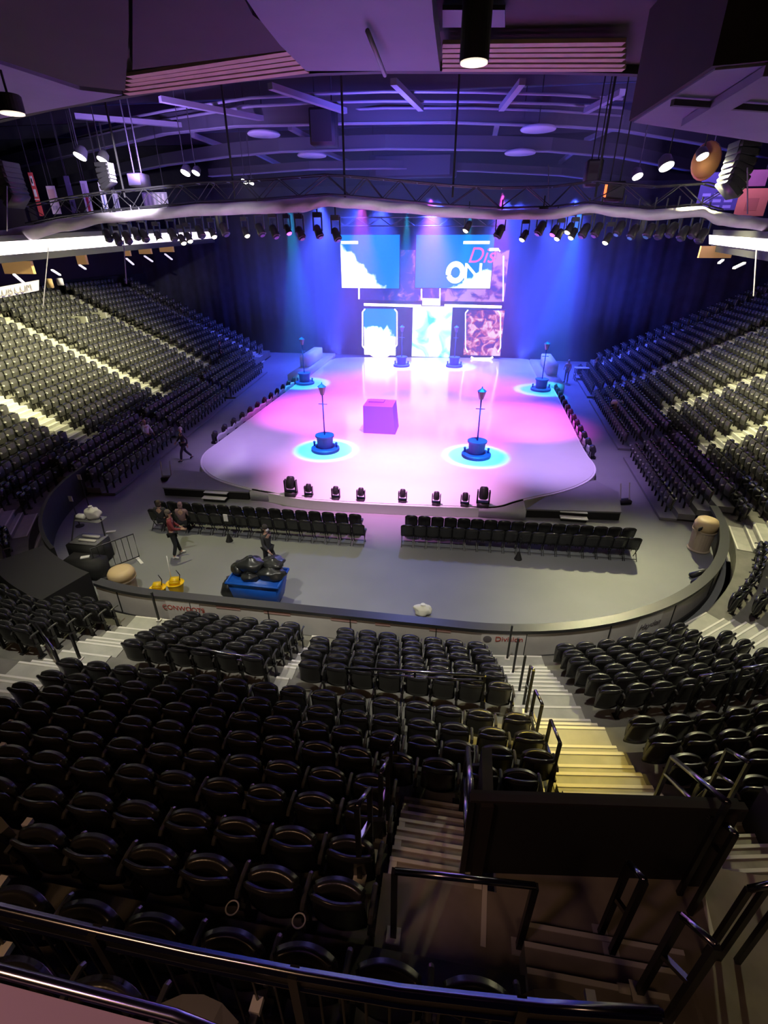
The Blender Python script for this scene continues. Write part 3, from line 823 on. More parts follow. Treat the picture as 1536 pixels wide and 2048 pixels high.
for nm, p0, p1, l in (('L', (440, 889), (592, 774), 'pale scalloped drape along left edge of the ice'), ('R', (1174, 917), (1103, 785), 'pale scalloped drape along right edge of the ice')):
    a, b = fl(*p0, 0), fl(*p1, 0); m = MB()
    n = 72; off = Vector((-.12 if nm == 'L' else .12, 0, 0))
    m.shell(lambda u, v: (a.lerp(b, u) + off * (1 + .7 * abs(sin(u * pi * 13))) + Vector((0, 0, ZD * v * (.85 + .15 * abs(sin(u * 13 * pi))) + .004)), Vector((1, 0, .2))), n, 3, .02)
    tag(m.build('edge_drape', M['scallop'], smooth=True), l, 'drape')
# lamp posts in planters
M['bluepaint'] = mat('dark_blue_prop_paint', (0.03, 0.085, 0.36), 0.5)
def lamp_post(p, label, tall=True):
    r = thing('lamp_post', label, 'lamp post', (p.x, p.y, ZD), 0, 'lamp posts standing on the ice')
    def part(n, fn, mm=M['bluepaint'], sm=True, par=None):
        m = MB(); fn(m); return m.build(n, mm, par or r, smooth=sm)
    P = Vector((p.x, p.y, ZD))
    part('base_disc', lambda m: m.lathe([(.70, 0), (.72, .03), (.72, .14), (.66, .18)], P, 28), sm=False)
    part('planter', lambda m: m.lathe([(.40, .18), (.38, .25), (.42, .70), (.48, .74), (.48, .82), (.42, .82)], P, 24), sm=False)
    for a in (0.25, pi - .25):
        part('bollard', lambda m: m.lathe([(.05, .18), (.05, .36), (.07, .38), (.04, .44)], P + Vector((.60 * cos(a), .60 * sin(a) * .3, 0)), 10))
    h = 3.35
    part('pole', lambda m: m.tube([P + Vector((0, 0, .8)), P + Vector((0, 0, h - .5))], .035, 8))
    part('crossbar', lambda m: m.tube([P + Vector((-.22, 0, h - .95)), P + Vector((.22, 0, h - .95))], .022, 8))
    la = part('lantern', lambda m: m.lathe([(.08, h - .5), (.10, h - .46), (.20, h - .12), (.20, h - .10)], P, 6), M['lantern'], False)
    part('lantern_cap', lambda m: m.lathe([(.23, h - .10), (.12, h - .02), (.04, h + .03), (.015, h + .12)], P, 6), sm=False, par=la)
M['lantern'] = mat('lantern_glass', (0.16, 0.15, 0.22), 0.2)
LPOS = [fl(651, 900, ZD), fl(952, 912, ZD), fl(610, 767, ZD), fl(1081, 780, ZD), fl(803, 732, ZD), fl(908, 733, ZD)]
for p, l in zip(LPOS, ('blue street lamp prop in cyan pool left of purple block', 'blue street lamp prop in cyan pool at front right of ice', 'blue street lamp prop beside the left bench platform', 'blue street lamp prop beside the right bench platform', 'blue street lamp prop before the gap left of center screen', 'blue street lamp prop before the gap right of center screen')):
    lamp_post(p, l)
# purple set block
p0, p1 = fl(727, 866, ZD), fl(792, 866, ZD); yb = p0.y; zt = wy(727, 812, yb).z
M['block'] = mat('set_block_blue_shade', (0.20, 0.21, 0.62), 0.5)  # bluish shade on the block put into its base colour
r = thing('set_block', 'plain purple set block with smaller box on top standing on the ice', 'set piece', ((p0.x + p1.x) / 2, yb + .7, ZD))
xa, xb, xc = p0.x, p1.x, wy(785, 812, yb).x
m = MB(); pf = [(xa, yb, ZD), (xb, yb, ZD), (xc, yb, zt), (xa, yb, zt)]; m.slab([Vector(q) for q in pf], (0, 1.5, 0)); m.build('body', M['block'], r)
qa = wy(740, 798, yb + 1.3); qb = wy(770, 812, yb + 1.3); m = MB(); m.box(((qa.x + qb.x) / 2, yb + 1.1, (zt + qa.z) / 2), (qb.x - qa.x, .6, qa.z - zt)); m.build('top_box', M['block'], r)
# bench platforms
def side_platform(sg, label):
    x0, x1 = (-13.9, -12.3) if sg < 0 else (5.9, 7.5)
    r = thing('bench_platform', label, 'platform', ((x0 + x1) / 2, 43, 0), 0, 'bench platforms at the rear corners of the ice')
    m = MB(); m.box(((x0 + x1) / 2, 43.2, .35), (x1 - x0, 9.5, .7)); m.build('deck', M['apron'], r, bevel=.03)
    m = MB(); m.box(((x0 + x1) / 2 - sg * -.25, 43.6, 1.15), (.8, 4.4, .9)); m.build('bench_box', M['white'], r, bevel=.04)
side_platform(-1, 'pale long platform with white bench box at rear left of ice'); side_platform(1, 'pale long platform with white bench box at rear right of ice')

# ------------------------------------------------------------------ screens and set
YS = 48.6
def emis(name, ramp, strength, scale=.35, detail=5, gx=0.0, gz=0.0, off=0.0, dist=0.0, sx=1.0):
    """picture shown on a screen: colours picked by noise plus a slope across the panel"""
    m = D.materials.new(name); m.use_nodes = True; nt = m.node_tree; nt.nodes.clear(); L = nt.links.new
    out = nt.nodes.new('ShaderNodeOutputMaterial'); em = nt.nodes.new('ShaderNodeEmission'); em.inputs['Strength'].default_value = strength
    tc = nt.nodes.new('ShaderNodeTexCoord'); n = nt.nodes.new('ShaderNodeTexNoise'); n.inputs['Scale'].default_value = scale; n.inputs['Detail'].default_value = detail; n.inputs['Distortion'].default_value = dist
    sp = nt.nodes.new('ShaderNodeSeparateXYZ'); L(tc.outputs['Generated'], sp.inputs[0]); L(tc.outputs['Object'], n.inputs['Vector'])
    def op(o, a, b):
        q = nt.nodes.new('ShaderNodeMath'); q.operation = o
        for i, v in enumerate((a, b)):
            if isinstance(v, float): q.inputs[i].default_value = v
            else: L(v, q.inputs[i])
        return q.outputs[0]
    f = op('ADD', op('ADD', op('MULTIPLY', sp.outputs[0], float(gx)), op('MULTIPLY', sp.outputs[2], float(gz))), op('ADD', op('MULTIPLY', n.outputs['Fac'], float(sx)), float(off)))
    r = nt.nodes.new('ShaderNodeValToRGB'); e = r.color_ramp.elements
    while len(e) < len(ramp): e.new(.5)
    for i, (p, c) in enumerate(ramp): e[i].position = p; e[i].color = (*c, 1)
    L(f, r.inputs['Fac']); L(r.outputs['Color'], em.inputs['Color']); L(em.outputs[0], out.inputs[0]); return m
SKY, SKYD, WHT, TEAL = (0.0, .17, .90), (0.0, .18, .62), (1, 1, 1), (.02, .48, .62)
E_ = {}
E_['left'] = emis('screen_cloud_sky', [(.47, SKY), (.52, (.6, .85, 1)), (.56, WHT)], 2.0, .55, 4, -1.05, -.95, .92, 0, .75)
E_['right'] = emis('screen_plain_sky', [(.50, SKY), (.55, (.5, .85, 1)), (.58, WHT)], 1.9, .8, 4, .9, -1.1, -.25, 0, .75)
E_['center'] = emis('screen_teal_clouds', [(.40, TEAL), (.50, (.45, .9, .95)), (.58, WHT)], 2.2, .45, 3, 0, 0, .06, .8)
E_['pleft'] = emis('screen_white_cloud', [(.48, SKY), (.52, (.5, .8, 1)), (.56, WHT)], 2.4, .9, 4, -.15, -1.0, .80, 0, .7)
E_['art'] = emis('screen_red_art', [(.34, (.05, .03, .16)), (.46, (.16, .05, .22)), (.52, (.45, .08, .12)), (.58, (.75, .30, .35)), (.66, (.9, .65, .75))], 1.3, 1.4, 4, .12, -.05, 0.0, 1.2)
E_['backart'] = emis('screen_blue_art', [(.30, (.02, .03, .30)), (.50, (.05, .05, .42)), (.58, (.30, .10, .40)), (.66, (.7, .35, .75))], 1.1, 1.0, 3, .28, -.05, -.10, .8)
E_['neon'] = emis('neon_white_tube', [(0, (1, .86, .95)), (1, (1, .86, .95))], 4)
E_['white'] = emis('screen_white_print', [(0, (1, 1, 1)), (1, (1, 1, 1))], 2.6)
E_['pink'] = emis('screen_pink_print', [(0, (1, .13, .40)), (1, (1, .13, .40))], 1.6)
M['frame'] = mat('dark_screen_frame', (0.02, 0.02, 0.05), 0.5)
def rect(mb, x0, y0, x1, y1, Y, th): 
    a, b = wy(x0, y0, Y), wy(x1, y1, Y); mb.box(((a.x + b.x) / 2, Y + th / 2, (a.z + b.z) / 2), (abs(b.x - a.x), th, abs(a.z - b.z)))
def screen(px, Y, em, label, cat='screen', th=.35):
    x0, y0, x1, y1 = px; a, b = wy(x0, y0, Y), wy(x1, y1, Y)
    r = thing('led_screen', label, cat, ((a.x + b.x) / 2, Y, min(a.z, b.z)))
    m = MB(); m.box(((a.x + b.x) / 2, Y + th / 2 + .03, (a.z + b.z) / 2), (b.x - a.x + .12, th, a.z - b.z + .12)); m.build('casing', M['frame'], r)
    m = MB(); m.box(((a.x + b.x) / 2, Y + .01, (a.z + b.z) / 2), (b.x - a.x, .04, a.z - b.z)); m.build('display', em, r)
    return r
s1 = screen((680, 470, 798, 577), YS, E_['left'], 'large upper left screen showing blue sky with white cloud')
s2 = screen((833, 470, 980, 577), YS, E_['right'], 'large upper right screen showing blue sky and white lettering')
s3 = screen((826, 612, 899, 715), YS + .2, E_['center'], 'upright center screen showing teal and white clouds')
s4 = screen((727, 617, 791, 711), YS + .3, E_['pleft'], 'upright lower left screen showing bright white cloud')
s5 = screen((933, 620, 1000, 712), YS + .3, E_['art'], 'upright lower right screen showing dark reddish artwork')
s6 = screen((716, 500, 1008, 604), YS + .9, E_['backart'], 'wide purple artwork screen half hidden behind the upper screens')
m = MB(); rect(m, 845, 597, 880, 612, YS + .3, .2); m.build('top_block', E_['white'], s3)
def neon(parent, pts, w=.16):
    m = MB()
    for (x0, y0), (x1, y1) in zip(pts[:-1], pts[1:]): m.bar(wy(x0, y0, YS - .12), wy(x1, y1, YS - .12), .08, w) if abs(x1 - x0) > abs(y1 - y0) else m.bar(wy(x0, y0, YS - .12), wy(x1, y1, YS - .12), w, .08)
    m.build('neon_bar', E_['neon'], parent)
for pts in ([(730, 618), (725, 624), (725, 692), (731, 699)], [(789, 618), (794, 624), (794, 690), (788, 697)], [(741, 708), (747, 712), (774, 712), (780, 708)]): neon(s4, pts)
for pts in ([(936, 620), (931, 626), (931, 696), (935, 704)], [(996, 622), (1001, 628), (1001, 695), (996, 704)], [(942, 714), (947, 717), (981, 717), (986, 714)]): neon(s5, pts)
for pts in ([(728, 609), (842, 612)], [(889, 611), (1003, 614)], [(718, 575), (718, 598)], [(843, 578), (843, 599)], [(880, 577), (880, 600)], [(1007, 512), (1006, 602)], [(979, 499), (997, 499), (1000, 503)]): neon(s6, pts, .22)
def ptext(txt, size, px, py, parent, m, sx=1.0, shear=0, dy=-.04):
    put_text(txt, size, wy(px, py, YS + dy), (1, 0, 0), (0, 0, 1), m, parent, sx=sx, shear=shear)
ptext('N', 2.0, 946, 546, s2, E_['white'], 1.15)
ptext('Dis', 1.7, 962, 512, s2, E_['pink'], 1.0, .3)
m = MB(); rect(m, 927, 482, 979, 488, YS - .03, .03); m.build('caption_bar', E_['white'], s2)
m = MB(); rect(m, 682, 482, 716, 488, YS - .03, .03); m.build('caption_bar', E_['white'], s1)
# ring round the letter O, art castle figures left plain
m = MB(); c = wy(911, 545, YS - .05); m.tube([c + Vector((.62 * cos(a), 0, .66 * sin(a))) for a in [2 * pi * i / 28 for i in range(29)]], .22, 8, cap=False); m.build('letter_ring', E_['white'], s2)
# back curtain
M['curtain'] = mat('dark_blue_black_curtain', (0.03, 0.032, 0.05), 0.95, 0, 0.2, 1.5)
m = MB()
def cf(u, v):
    x = -36 + 66 * u; return (x, 51.2 + .045 * sin(x * 3.1) + .02 * sin(x * 7.7), 14.5 * v), Vector((0, 1, 0))
m.shell(cf, 330, 2, .04)
tag(m.build('stage_curtain', M['curtain'], smooth=True), 'tall dark curtain across the arena behind the screens', 'curtain')
# ------------------------------------------------------------------ roof, soffit, trusses, hanging things
def C2(pts, z): return [fl(x, y, z) for x, y in pts]
m = MB(); m.add([(-70, 8, 19.5), (60, 8, 19.5), (60, 80, 19.5), (-70, 80, 19.5)], [(0, 1, 2, 3)])
struct(m.build('ceiling', M['ceil']), 'dim purple arena roof deck')
m = MB(); m.box((-3, 58, 10), (110, .3, 22)); struct(m.build('wall_back', M['blackcloth']), 'dark end wall behind the curtain')
edge_px = [(-300, 320), (-160, 283), (0, 243), (100, 220), (200, 203), (310, 184), (420, 168), (530, 157), (640, 149), (768, 145), (900, 145), (1100, 146), (1250, 150), (1400, 158), (1536, 170), (1750, 195)]
EDGE = C2(edge_px, 14.0)
m = MB(); m.slab([Vector((p.x, p.y, 14.2)) for p in EDGE] + [Vector((40, -6, 14.2)), Vector((-45, -6, 14.2))], (0, 0, .15))
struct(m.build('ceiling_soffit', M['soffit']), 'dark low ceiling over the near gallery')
def beam_line(P, w, h, name, mm, label, kind=True):
    m = MB(); n = len(P); vs = []
    for i, p in enumerate(P):
        t = (P[min(i + 1, n - 1)] - P[max(i - 1, 0)]); t.z = 0; t.normalize(); a = Vector((-t.y, t.x, 0))
        for u, v in ((-1, 0), (1, 0), (1, 1), (-1, 1)): vs.append(p + a * (u * w / 2) + Vector((0, 0, v * h)))
    fs = [(0, 1, 2, 3), tuple(4 * (n - 1) + i for i in range(4))[::-1]]
    for i in range(n - 1):
        for j in range(4): a, b = 4 * i + j, 4 * i + (j + 1) % 4; fs.append((a, b, b + 4, a + 4))
    m.add(vs, fs); o = m.build(name, mm)
    o['label'] = label
    if kind: o['kind'] = 'structure'
    return o
beam_line(EDGE, .25, .55, 'ceiling_edge_beam', M['black'], 'black curved edge beam of the low ceiling')
arcs = [([(-200, 395), (0, 342), (180, 302), (330, 267), (470, 252), (700, 246), (900, 244), (1130, 252), (1240, 260), (1400, 287), (1600, 330)], 16.0, .35, .95),
        ([(120, 372), (330, 330), (460, 312), (560, 303), (770, 297), (960, 299), (1100, 302), (1240, 314), (1400, 345)], 15.2, .3, .7),
        ([(420, 352), (620, 338), (770, 336), (960, 342), (1120, 350), (1300, 372)], 14.6, .25, .45)]
for i, (px, z, w, h) in enumerate(arcs):
    beam_line(C2(px, z), w, h, 'ceiling_ring_beam', M['beam'], 'dark curved roof beam, %s from the low ceiling' % nth(i + 1))
    beam_line([p + Vector((0, -.0, -.06)) for p in C2(px, z)], .45, .06, 'ceiling_beam_flange', M['strut'], 'pale lower flange of the %s curved roof beam' % nth(i + 1))
for i, px in enumerate(([(150, 258), (330, 222), (500, 196), (640, 187), (768, 183), (950, 184), (1110, 189), (1245, 198)], [(60, 300), (330, 240), (500, 213), (640, 205), (768, 202), (950, 203), (1110, 208), (1245, 216)], [(330, 258), (500, 232), (640, 222), (768, 216), (950, 216), (1110, 222), (1245, 232)])):
    m = MB(); m.tube(C2(px, 16.6), .07, 6); struct(m.build('ceiling_pipe', M['strut'], smooth=True), 'thin curved roof pipe, %s behind the low ceiling edge' % nth(i + 1))
for i, (a, b) in enumerate((((787, 163), (842, 217)), ((1045, 163), (1003, 217)), ((540, 172), (690, 222)), ((320, 198), (540, 240)), ((1245, 184), (1172, 222)), ((995, 245), (988, 276)), ((1235, 252), (1172, 280)), ((385, 270), (465, 300)), ((580, 255), (625, 280)), ((150, 232), (380, 252)), ((510, 305), (560, 330)), ((640, 300), (700, 325)), ((1150, 300), (1120, 325)))):
    m = MB(); m.bar(fl(*a, 16.3), fl(*b, 16.3), .30, .25); struct(m.build('ceiling_strut', M['strut']), 'pale slanting roof strut, number %s' % nth(i + 1))
for i, z in enumerate(range(30, 66, 5)):
    m = MB(); m.box((-3, z, 18.9), (110, .3, 1.0)); struct(m.build('ceiling_joist', M['beam']), 'dark straight roof joist, %s towards the stage' % nth(i + 1))
# soffit pieces
def slatpanel(lines, label, z=13.95):
    r = thing('slat_ceiling', label, 'ceiling panel', fl(*lines[0][0], z), 0, 'tan slatted ceiling panels')
    for a, b in lines:
        m = MB(); m.bar(fl(*a, z), fl(*b, z), .26, .08); m.build('ceiling_slat', M['slat'], r)
slatpanel([((258, 152), (598, 100)), ((256, 160), (603, 110)), ((254, 168), (606, 120)), ((252, 177), (610, 130)), ((252, 186), (614, 140))], 'tan slatted ceiling panel between the dark soffit and grey duct panel')
slatpanel([((885, 88), (1248, 84)), ((885, 98), (1248, 95)), ((885, 108), (1248, 106)), ((885, 118), (1248, 117)), ((885, 128), (1248, 128)), ((885, 137), (1248, 137))], 'tan slatted ceiling panel beside the black cylinder light')
def slab_panel(name, px, z, h, mm, label, cat='ceiling panel'):
    P = C2(px, z); m = MB(); m.slab(P, (0, 0, h)); return tag(m.build(name, mm), label, cat)
slab_panel('duct_panel', [(440, -80), (858, -80), (866, 30), (880, 142), (612, 142), (560, 90), (520, 40)], 13.5, .5, M['panel'], 'broad grey purple duct panel hanging at top center')
slab_panel('soffit_panel', [(-300, -120), (255, -120), (258, 60), (250, 182), (160, 172), (0, 120), (-300, 60)], 13.4, .5, M['soffit'], 'dark brown ceiling panel in the top left corner')
slab_panel('soffit_panel', [(265, -120), (430, -120), (505, 30), (595, 98), (265, 140)], 13.8, .3, M['soffit'], 'dark brown ceiling panel beside the slatted panel')
slab_panel('soffit_panel', [(-300, 90), (0, 128), (160, 180), (245, 190), (180, 204), (0, 238), (-300, 310)], 13.7, .2, M['panel'], 'grey purple ceiling strip at left above the small downlight')
slab_panel('vent_grille', [(885, 20), (1010, 20), (1010, 55), (885, 55)], 13.95, .08, M['beam'], 'dark vent grille beside the black cylinder light', 'vent')
bk_ = thing('bulkhead', 'big dark box hanging at top right with purple underside', 'bulkhead', fl(1258, 240, 12.2))
P = C2([(1258, 242), (1425, 132), (1760, 100), (1760, 320)], 12.2)
m = MB(); m.slab(P, (0, 0, 1.9)); m.build('box', M['soffit'], bk_)
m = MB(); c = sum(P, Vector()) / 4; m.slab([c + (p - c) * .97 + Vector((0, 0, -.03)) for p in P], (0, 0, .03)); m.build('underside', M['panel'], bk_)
m = MB(); m.bar(fl(1345, 205, 12.08), fl(1640, 225, 12.08), .10, .1); m.build('under_beam', M['beam'], bk_)
m = MB(); m.bar(fl(1385, 245, 12.08), fl(1560, 140, 12.08), .45, .14); m.build('under_beam', M['panel'], bk_)
m = MB(); a, b = fl(735, 62, 13.4), fl(770, 150, 13.2); m.tube([a, b], .05, 8); tag(m.build('hanging_pole', M['strut'], smooth=True), 'thin slanting pole under the grey duct panel', 'pole')
M['warmlens'] = mat('warm_lamp_lens', (1, .9, .75), .3, emit=(1, .78, .62), es=1.3)
def downlight(px, py, hd, r_, h, label):
    p = wy(px, py, hd); t = thing('cylinder_downlight', label, 'downlight', p, 0, 'black cylinder downlights')
    m = MB(); m.lathe([(r_, 0), (r_, h), (r_ * .9, h + .03)], p, 24); m.build('housing', M['black'], t, smooth=False)
    m = MB(); m.lathe([(r_ * .93, -.03), (r_ * .93, .0)], p, 24); m.build('lens', M['warmlens'], t)
    m = MB(); m.tube([p + Vector((0, 0, h)), Vector((p.x, p.y, 14.2))], .03, 6); m.build('stem', M['black'], t)
downlight(948, 124, 13.5, .30, 1.05, 'black cylinder downlight with glowing lens left of the big box')
downlight(25, 226, 15.0, .31, .36, 'short black downlight with glowing lens at left under the ceiling strip')
# pendants
M['pend'] = mat('pale_pendant_disc', (.55, .5, .62), .5)
for px, py, Y, l in ((528, 271, 36, 'flat round pendant lamp, upper of two at left of center'), (624, 313, 40, 'flat round pendant lamp, lower of two at left of center'), (1076, 261, 36, 'flat round pendant lamp, upper of two at right of center'), (1040, 308, 40, 'flat round pendant lamp, lower of two at right of center')):
    p = wy(px, py, Y); t = thing('pendant_lamp', l, 'pendant lamp', p, 0, 'flat round pendant lamps')
    m = MB(); m.lathe([(.95, 0), (1.0, .06), (.9, .16), (.2, .3)], p, 28); m.build('shade', M['pend'], t, smooth=True)
    m = MB(); m.tube([p + Vector((0, 0, .3)), Vector((p.x, p.y, 19))], .03, 6); m.build('cord', M['black'], t)
# lighting truss and white border
TY = 26.0
sw = [(-120, 470, 505), (-40, 466, 497), (0, 461, 490), (60, 451, 480), (130, 437, 463), (215, 425, 446), (300, 418, 440), (400, 408, 432), (520, 403, 428), (600, 397, 425), (655, 393, 413), (700, 396, 417), (800, 405, 426), (900, 415, 435), (1000, 420, 439), (1100, 418, 439), (1180, 408, 426), (1240, 414, 435), (1300, 419, 441), (1400, 413, 434), (1440, 424, 451), (1480, 430, 456), (1540, 437, 463), (1660, 446, 475)]
T_ = [(wy(x, a, TY), wy(x, b, TY)) for x, a, b in sw]
def swf(u, v):
    f = u * (len(T_) - 1); i = min(int(f), len(T_) - 2); f -= i; f2 = f * f * (3 - 2 * f)
    a = T_[i][0].lerp(T_[i + 1][0], f); b = T_[i][1].lerp(T_[i + 1][1], f); a.z = T_[i][0].z + (T_[i + 1][0].z - T_[i][0].z) * f2; b.z = T_[i][1].z + (T_[i + 1][1].z - T_[i][1].z) * f2
    p = a.lerp(b, v); p.y -= .22 * sin(pi * v) + .05 * sin(f * 9 + v * 5 + i * 2); return p, Vector((0, -1, .1))
m = MB(); m.shell(swf, 230, 6, .06)
tag(m.build('border_cloth', M['swag'], smooth=True), 'long white rolled border cloth sagging along the lighting truss', 'border cloth')
def truss(name, P, h, w, step, label, cat='truss'):
    r = thing(name, label, cat, P[0]); m = MB()
    L = 0; Q = [P[0]]
    for a, b in zip(P[:-1], P[1:]):
        n = max(1, int((b - a).length / step)); Q += [a.lerp(b, (i + 1) / n) for i in range(n)]
    for dy, dz in ((-w / 2, 0), (w / 2, 0), (-w / 2, h), (w / 2, h)): m.tube([p + Vector((0, dy, dz)) for p in Q], .035, 6)
    m.build('chords', M['alu'], r)
    m = MB()
    for i in range(len(Q) - 1):
        for dy in (-w / 2, w / 2):
            a, b = (0, h) if i % 2 else (h, 0); m.tube([Q[i] + Vector((0, dy, a)), Q[i + 1] + Vector((0, dy, b))], .02, 5, cap=False)
        m.tube([Q[i] + Vector((0, -w / 2, h)), Q[i] + Vector((0, w / 2, h))], .02, 5, cap=False)
    m.build('lattice', M['alu'], r); return r
truss('lighting_truss', [wy(x, a - 4, TY + .5) for x, a, b in sw[3:11]], .75, .6, .75, 'long metal lighting truss above left half of the white border')
truss('lighting_truss', [wy(x, a - 4, TY + .5) for x, a, b in sw[10:21]], .75, .6, .75, 'long metal lighting truss above right half of the white border')
truss('lighting_truss', [wy(668, 452, 46), wy(1000, 452, 46)], .6, .6, .9, 'short metal truss right above the two large screens')
for px, l in ((250, 'left end of the white border'), (470, 'left part of the white border'), (690, 'middle of the white border'), (905, 'right part of the white border near center'), (1190, 'right part of the white border')):
    a = wy(px, 395, TY + .5); m = MB(); m.tube([a, Vector((a.x, a.y, 19.3))], .05, 6)
    tag(m.build('hoist_cable', M['black']), 'thin black hoist chain rising above the ' + l, 'cable', 'hoist chains of the lighting truss')
def blackbox(x0, y0, x1, y1, Y, d, label, name='hanging_speaker', cat='speaker'):
    a, b = wy(x0, y0, Y), wy(x1, y1, Y); t = thing(name, label, cat, ((a.x + b.x) / 2, Y, b.z))
    m = MB(); m.box(((a.x + b.x) / 2, Y + d / 2, (a.z + b.z) / 2), (b.x - a.x, d, a.z - b.z)); m.build('cabinet', M['black'], t, bevel=.04)
    m = MB(); m.box(((a.x + b.x) / 2, Y - .02, (a.z + b.z) / 2), ((b.x - a.x) * .85, .04, (a.z - b.z) * .85)); m.build('grille', M['lamp'], t)
    m = MB(); 
    for x in (a.x + .2, b.x - .2): m.tube([(x, Y + d / 2, a.z), (x, Y + d / 2, 18.6)], .03, 6)
    m.build('hanging_rod', M['black'], t)
blackbox(616, 214, 668, 288, 33, 1.2, 'black hanging speaker box left of center under the roof')
blackbox(1178, 318, 1200, 372, 29, .8, 'small black hanging box right of center above the truss')
blackbox(1215, 362, 1246, 402, 27.5, .8, 'black box sitting on the right truss with red indicator lamp')
blackbox(252, 346, 286, 372, 28, .8, 'black box hanging at left above the white border', 'hanging_speaker')
blackbox(738, 310, 912, 352, 42, 1.0, 'wide dark scoreboard shape hanging far behind the truss', 'hanging_scoreboard', 'scoreboard')
m = MB(); p = wy(1211, 381, 27.2); m.box(p, (.10, .05, .5)); M['redlamp'] = mat('red_indicator', (1, .2, .05), .3, emit=(1, .18, .05), es=2); tag(m.build('indicator_lamp', M['redlamp']), 'small glowing red indicator beside the black box on the truss', 'lamp')
def line_array(px, py, Y, n, sg, label, w=1.1, hh=.24, mm=None):
    t = thing('line_array', label, 'speaker array', wy(px, py, Y), 0, 'curved speaker arrays')
    p = wy(px, py, Y); a = 0.0
    for i in range(n):
        m = MB(); R_ = Matrix.Rotation(sg * a, 3, 'Y'); m.box(p, (.75, w, hh), m=R_); m.build('cabinet', M['lamp'], t, bevel=.02)
        m = MB(); m.box(p + R_ @ Vector((sg * -.385, 0, 0)), (.03, w * .9, hh * .8), m=R_); m.build('grille', mm or M['alu'], t)
        m = MB(); m.box(p + R_ @ Vector((0, -w / 2 - .01, 0)), (.6, .02, hh * .8), m=R_); m.build('side_plate', M['black'], t)
        a += .12; p = p + R_ @ Vector((0, 0, -hh * 1.05)) + Vector((sg * .02 * i, 0, 0))
line_array(1490, 290, 25, 7, 1, 'curved black speaker array with grey grilles at top right')
line_array(8, 330, 25, 7, -1, 'curved black speaker array at left edge beside the banners', 1.1, .24, M['beam'])
line_array(207, 330, 27, 5, -1, 'small curved pale speaker array hanging over the left banners', .5, .2, M['swag'])
# stage lights under the truss
M['lensY'] = mat('lit_yellow_lens', (1, 1, .8), .2, emit=(1, .93, .55), es=6)
M['lensP'] = mat('lit_violet_lens', (.5, .1, .9), .2, emit=(.45, .08, 1), es=4)
def hung_light(px, py, Y, sc, lens, label, tilt=(0, -.6, -1)):
    p = wy(px, py, Y); t = thing('truss_light', label, 'stage light', p, 0, 'stage lights hanging under the white border')
    up = p + Vector((0, 0, .55 * sc))
    m = MB(); m.box(up, (.32 * sc, .28 * sc, .18 * sc)); m.tube([up, up + Vector((0, 0, .45 * sc))], .03 * sc, 6); m.build('clamp_base', M['lamp'], t)
    m = MB(); 
    for s in (-1, 1): m.bar(up + Vector((s * .17 * sc, 0, 0)), p + Vector((s * .17 * sc, 0, 0)), .04 * sc, .10 * sc)
    m.box(up, (.38 * sc, .1 * sc, .05 * sc)); m.build('yoke', M['lamp'], t)
    ax = Vector(tilt).normalized(); m = MB(); m.lathe([(.09 * sc, -.22 * sc), (.14 * sc, -.15 * sc), (.15 * sc, .05 * sc), (.17 * sc, .22 * sc), (.15 * sc, .24 * sc)], p, 14, ax); hd = m.build('head', M['lamp'], t, smooth=True)
    m = MB(); m.lathe([(.14 * sc, 0), (.10 * sc, .05 * sc)], p + ax * .235 * sc, 14, ax); m.build('lens', lens, hd)
hl = [(215, 470, 0), (235, 477, 0), (254, 474, 0), (272, 466, 0), (288, 470, 0), (316, 472, 'Y'), (345, 468, 0), (364, 478, 'Y'), (377, 474, 'Y'), (400, 462, 0), (425, 465, 'Y'), (448, 458, 0), (491, 463, 'Y'), (520, 458, 0), (548, 462, 0), (575, 458, 'P'), (600, 465, 0), (636, 462, 0), (672, 468, 0),
      (936, 452, 'Y'), (1000, 462, 0), (1049, 470, 'Y'), (1082, 455, 0), (1110, 460, 'P'), (1119, 468, 'Y'), (1140, 455, 'Y'), (1147, 466, 'Y'), (1170, 460, 0), (1195, 458, 0), (1216, 476, 'Y'), (1240, 455, 0), (1268, 462, 0), (1300, 460, 0), (1322, 462, 0), (1345, 458, 0), (1368, 465, 0), (1390, 460, 0), (1404, 470, 0)]
for i, (x, y, c) in enumerate(hl):
    st = {'Y': 'glowing yellow white', 'P': 'glowing violet', 0: 'unlit black'}[c]
    hung_light(x, y, TY + .2, 1.2 if not c else .95, {'Y': M['lensY'], 'P': M['lensP'], 0: M['lensdark']}[c], '%s stage light under the white border, %s from its left end' % (st, nth(i + 1)), (((-3 - T_[0][0].x) * 0 + (.5 if x < 768 else -.5)), -.35, -1))
